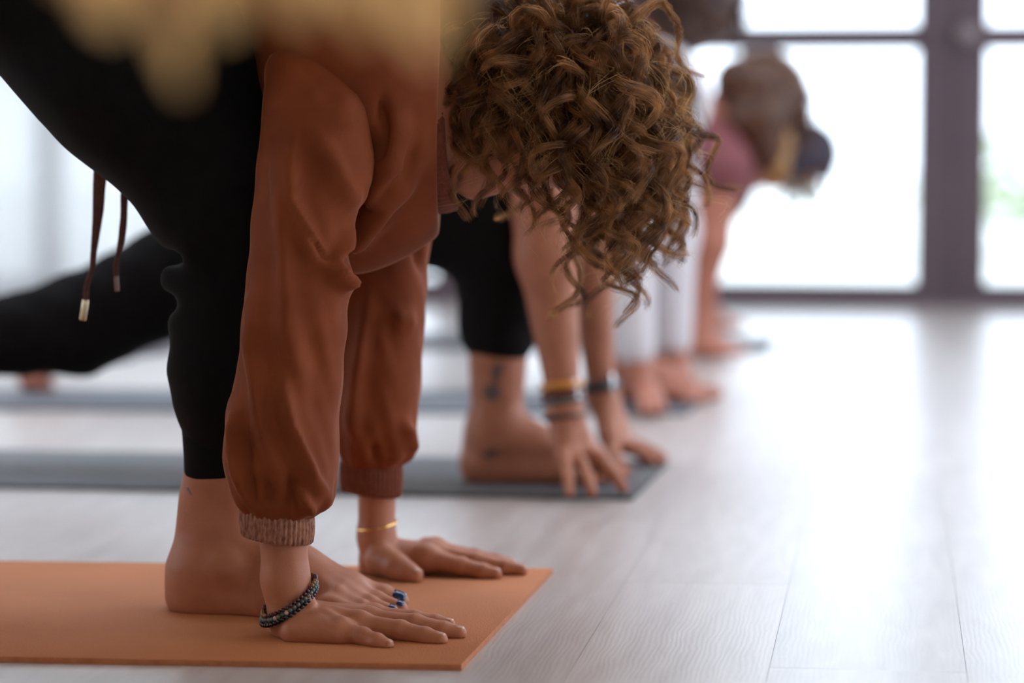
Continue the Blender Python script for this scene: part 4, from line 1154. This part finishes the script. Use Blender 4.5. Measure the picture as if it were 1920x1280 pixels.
hl = np.array((P(1240, 560, 6.97)[0], 6.97, 0.0)); J['footn'] = foot_prims(J['ankn'], hl, hl + np.array((.15, -.01, 0)), (0, -1, 0))
J['footf'] = rear_foot(J['ankf'])
five = person('person wearing a dark plum headscarf, last in the row by the windows', J, SKIN3, GREYTOP, GREYTOP, .5, .85, .045, .006, 0.0)
hair_blob(five, J['head'], J['hup'], J['hface'], PURPLE, [Prim(J['head'] + np.array((-.02, 0, .0)), J['head'] + np.array((-.06, 0, -.01)), .06, .04, .03), Prim(P(1540, 310, 7.1), P(1548, 345, 7.1), .03, .012, .02)], .84, name='headscarf')
hb = MB()
for k in range(26):
    a = P(1490 + RNG.uniform(-20, 45), 335 + RNG.uniform(-8, 8), 7.06 + RNG.uniform(-.02, .05)); b = a + np.array((RNG.normal(0, .015), 0, -RNG.uniform(.04, .085)))
    hb.tube([a, (a + b) / 2 + RNG.normal(0, .008, 3), b], [.004, .0045, .001], 5)
o = hb.build('hair', GREYHAIR, five, True); o['kind'] = 'stuff'; o['label'] = 'pale fringe hanging below the headscarf'

# ------------------------------------------------------------------ dried bunch hanging in front of the lens, out of focus
dry = empty('dried_leaf_bunch', 'blurred straw-coloured dried leaves hanging close to the lens', 'dried leaves')
def blade(path, w0, Y):
    pts = np.array([P(x, y, Y + k * .004) for k, (x, y) in enumerate(path)]); t = np.linspace(0, len(pts) - 1, 18)
    c = np.stack([np.interp(t, np.arange(len(pts)), pts[:, k]) for k in range(3)], 1)
    for _ in range(3): c[1:-1] = (c[:-2] + 2 * c[1:-1] + c[2:]) / 4
    s = t / t[-1]; w = w0 * np.sin(np.pi * np.clip(s * .92 + .06, 0, 1)) ** .6 / 5070 * Y
    d = np.gradient(c, axis=0); d /= np.linalg.norm(d, axis=1)[:, None]
    a = np.cross(d, (0, 1, 0)); a /= np.linalg.norm(a, axis=1)[:, None]
    rings = []
    for i in range(18):
        y = np.array((0, 1.0, 0))
        rings.append([c[i] - a[i] * w[i] / 2, c[i] + y * w[i] * .12 - a[i] * w[i] * .25, c[i] + y * w[i] * .16, c[i] + y * w[i] * .12 + a[i] * w[i] * .25, c[i] + a[i] * w[i] / 2,
                      c[i] + y * (w[i] * .12 + .0006) + a[i] * w[i] * .25, c[i] + y * (w[i] * .16 + .0008), c[i] + y * (w[i] * .12 + .0006) - a[i] * w[i] * .25])
    v, q = loft(rings)
    return mesh_np('dried_leaf', v, q, STRAW, dry)
D0 = 0.92
top = (470, -360)
for path, w in (([top, (250, -150), (190, -20), (215, 55)], 120), ([top, (330, -140), (300, -20), (345, 165)], 85), ([top, (400, -160), (400, -40), (430, 60)], 130),
                ([top, (520, -180), (560, -70), (560, 45)], 120), ([top, (640, -190), (740, -50), (810, 110)], 120), ([top, (580, -150), (660, -40), (690, 70)], 95), ([top, (690, -180), (830, -60), (840, 60)], 90),
                ([top, (300, -220), (160, -120), (110, -30)], 90), ([top, (420, -180), (330, -60), (290, 60)], 110)):
    blade(path, w, D0)
MB().tube([P(*top, D0) - (0, 0, .005), P(*top, D0) + (0, 0, .4), np.array((P(*top, D0)[0], D0, CEIL))], [.003, .0022, .0022], 8).build('hanging_string', CORD, dry, True)
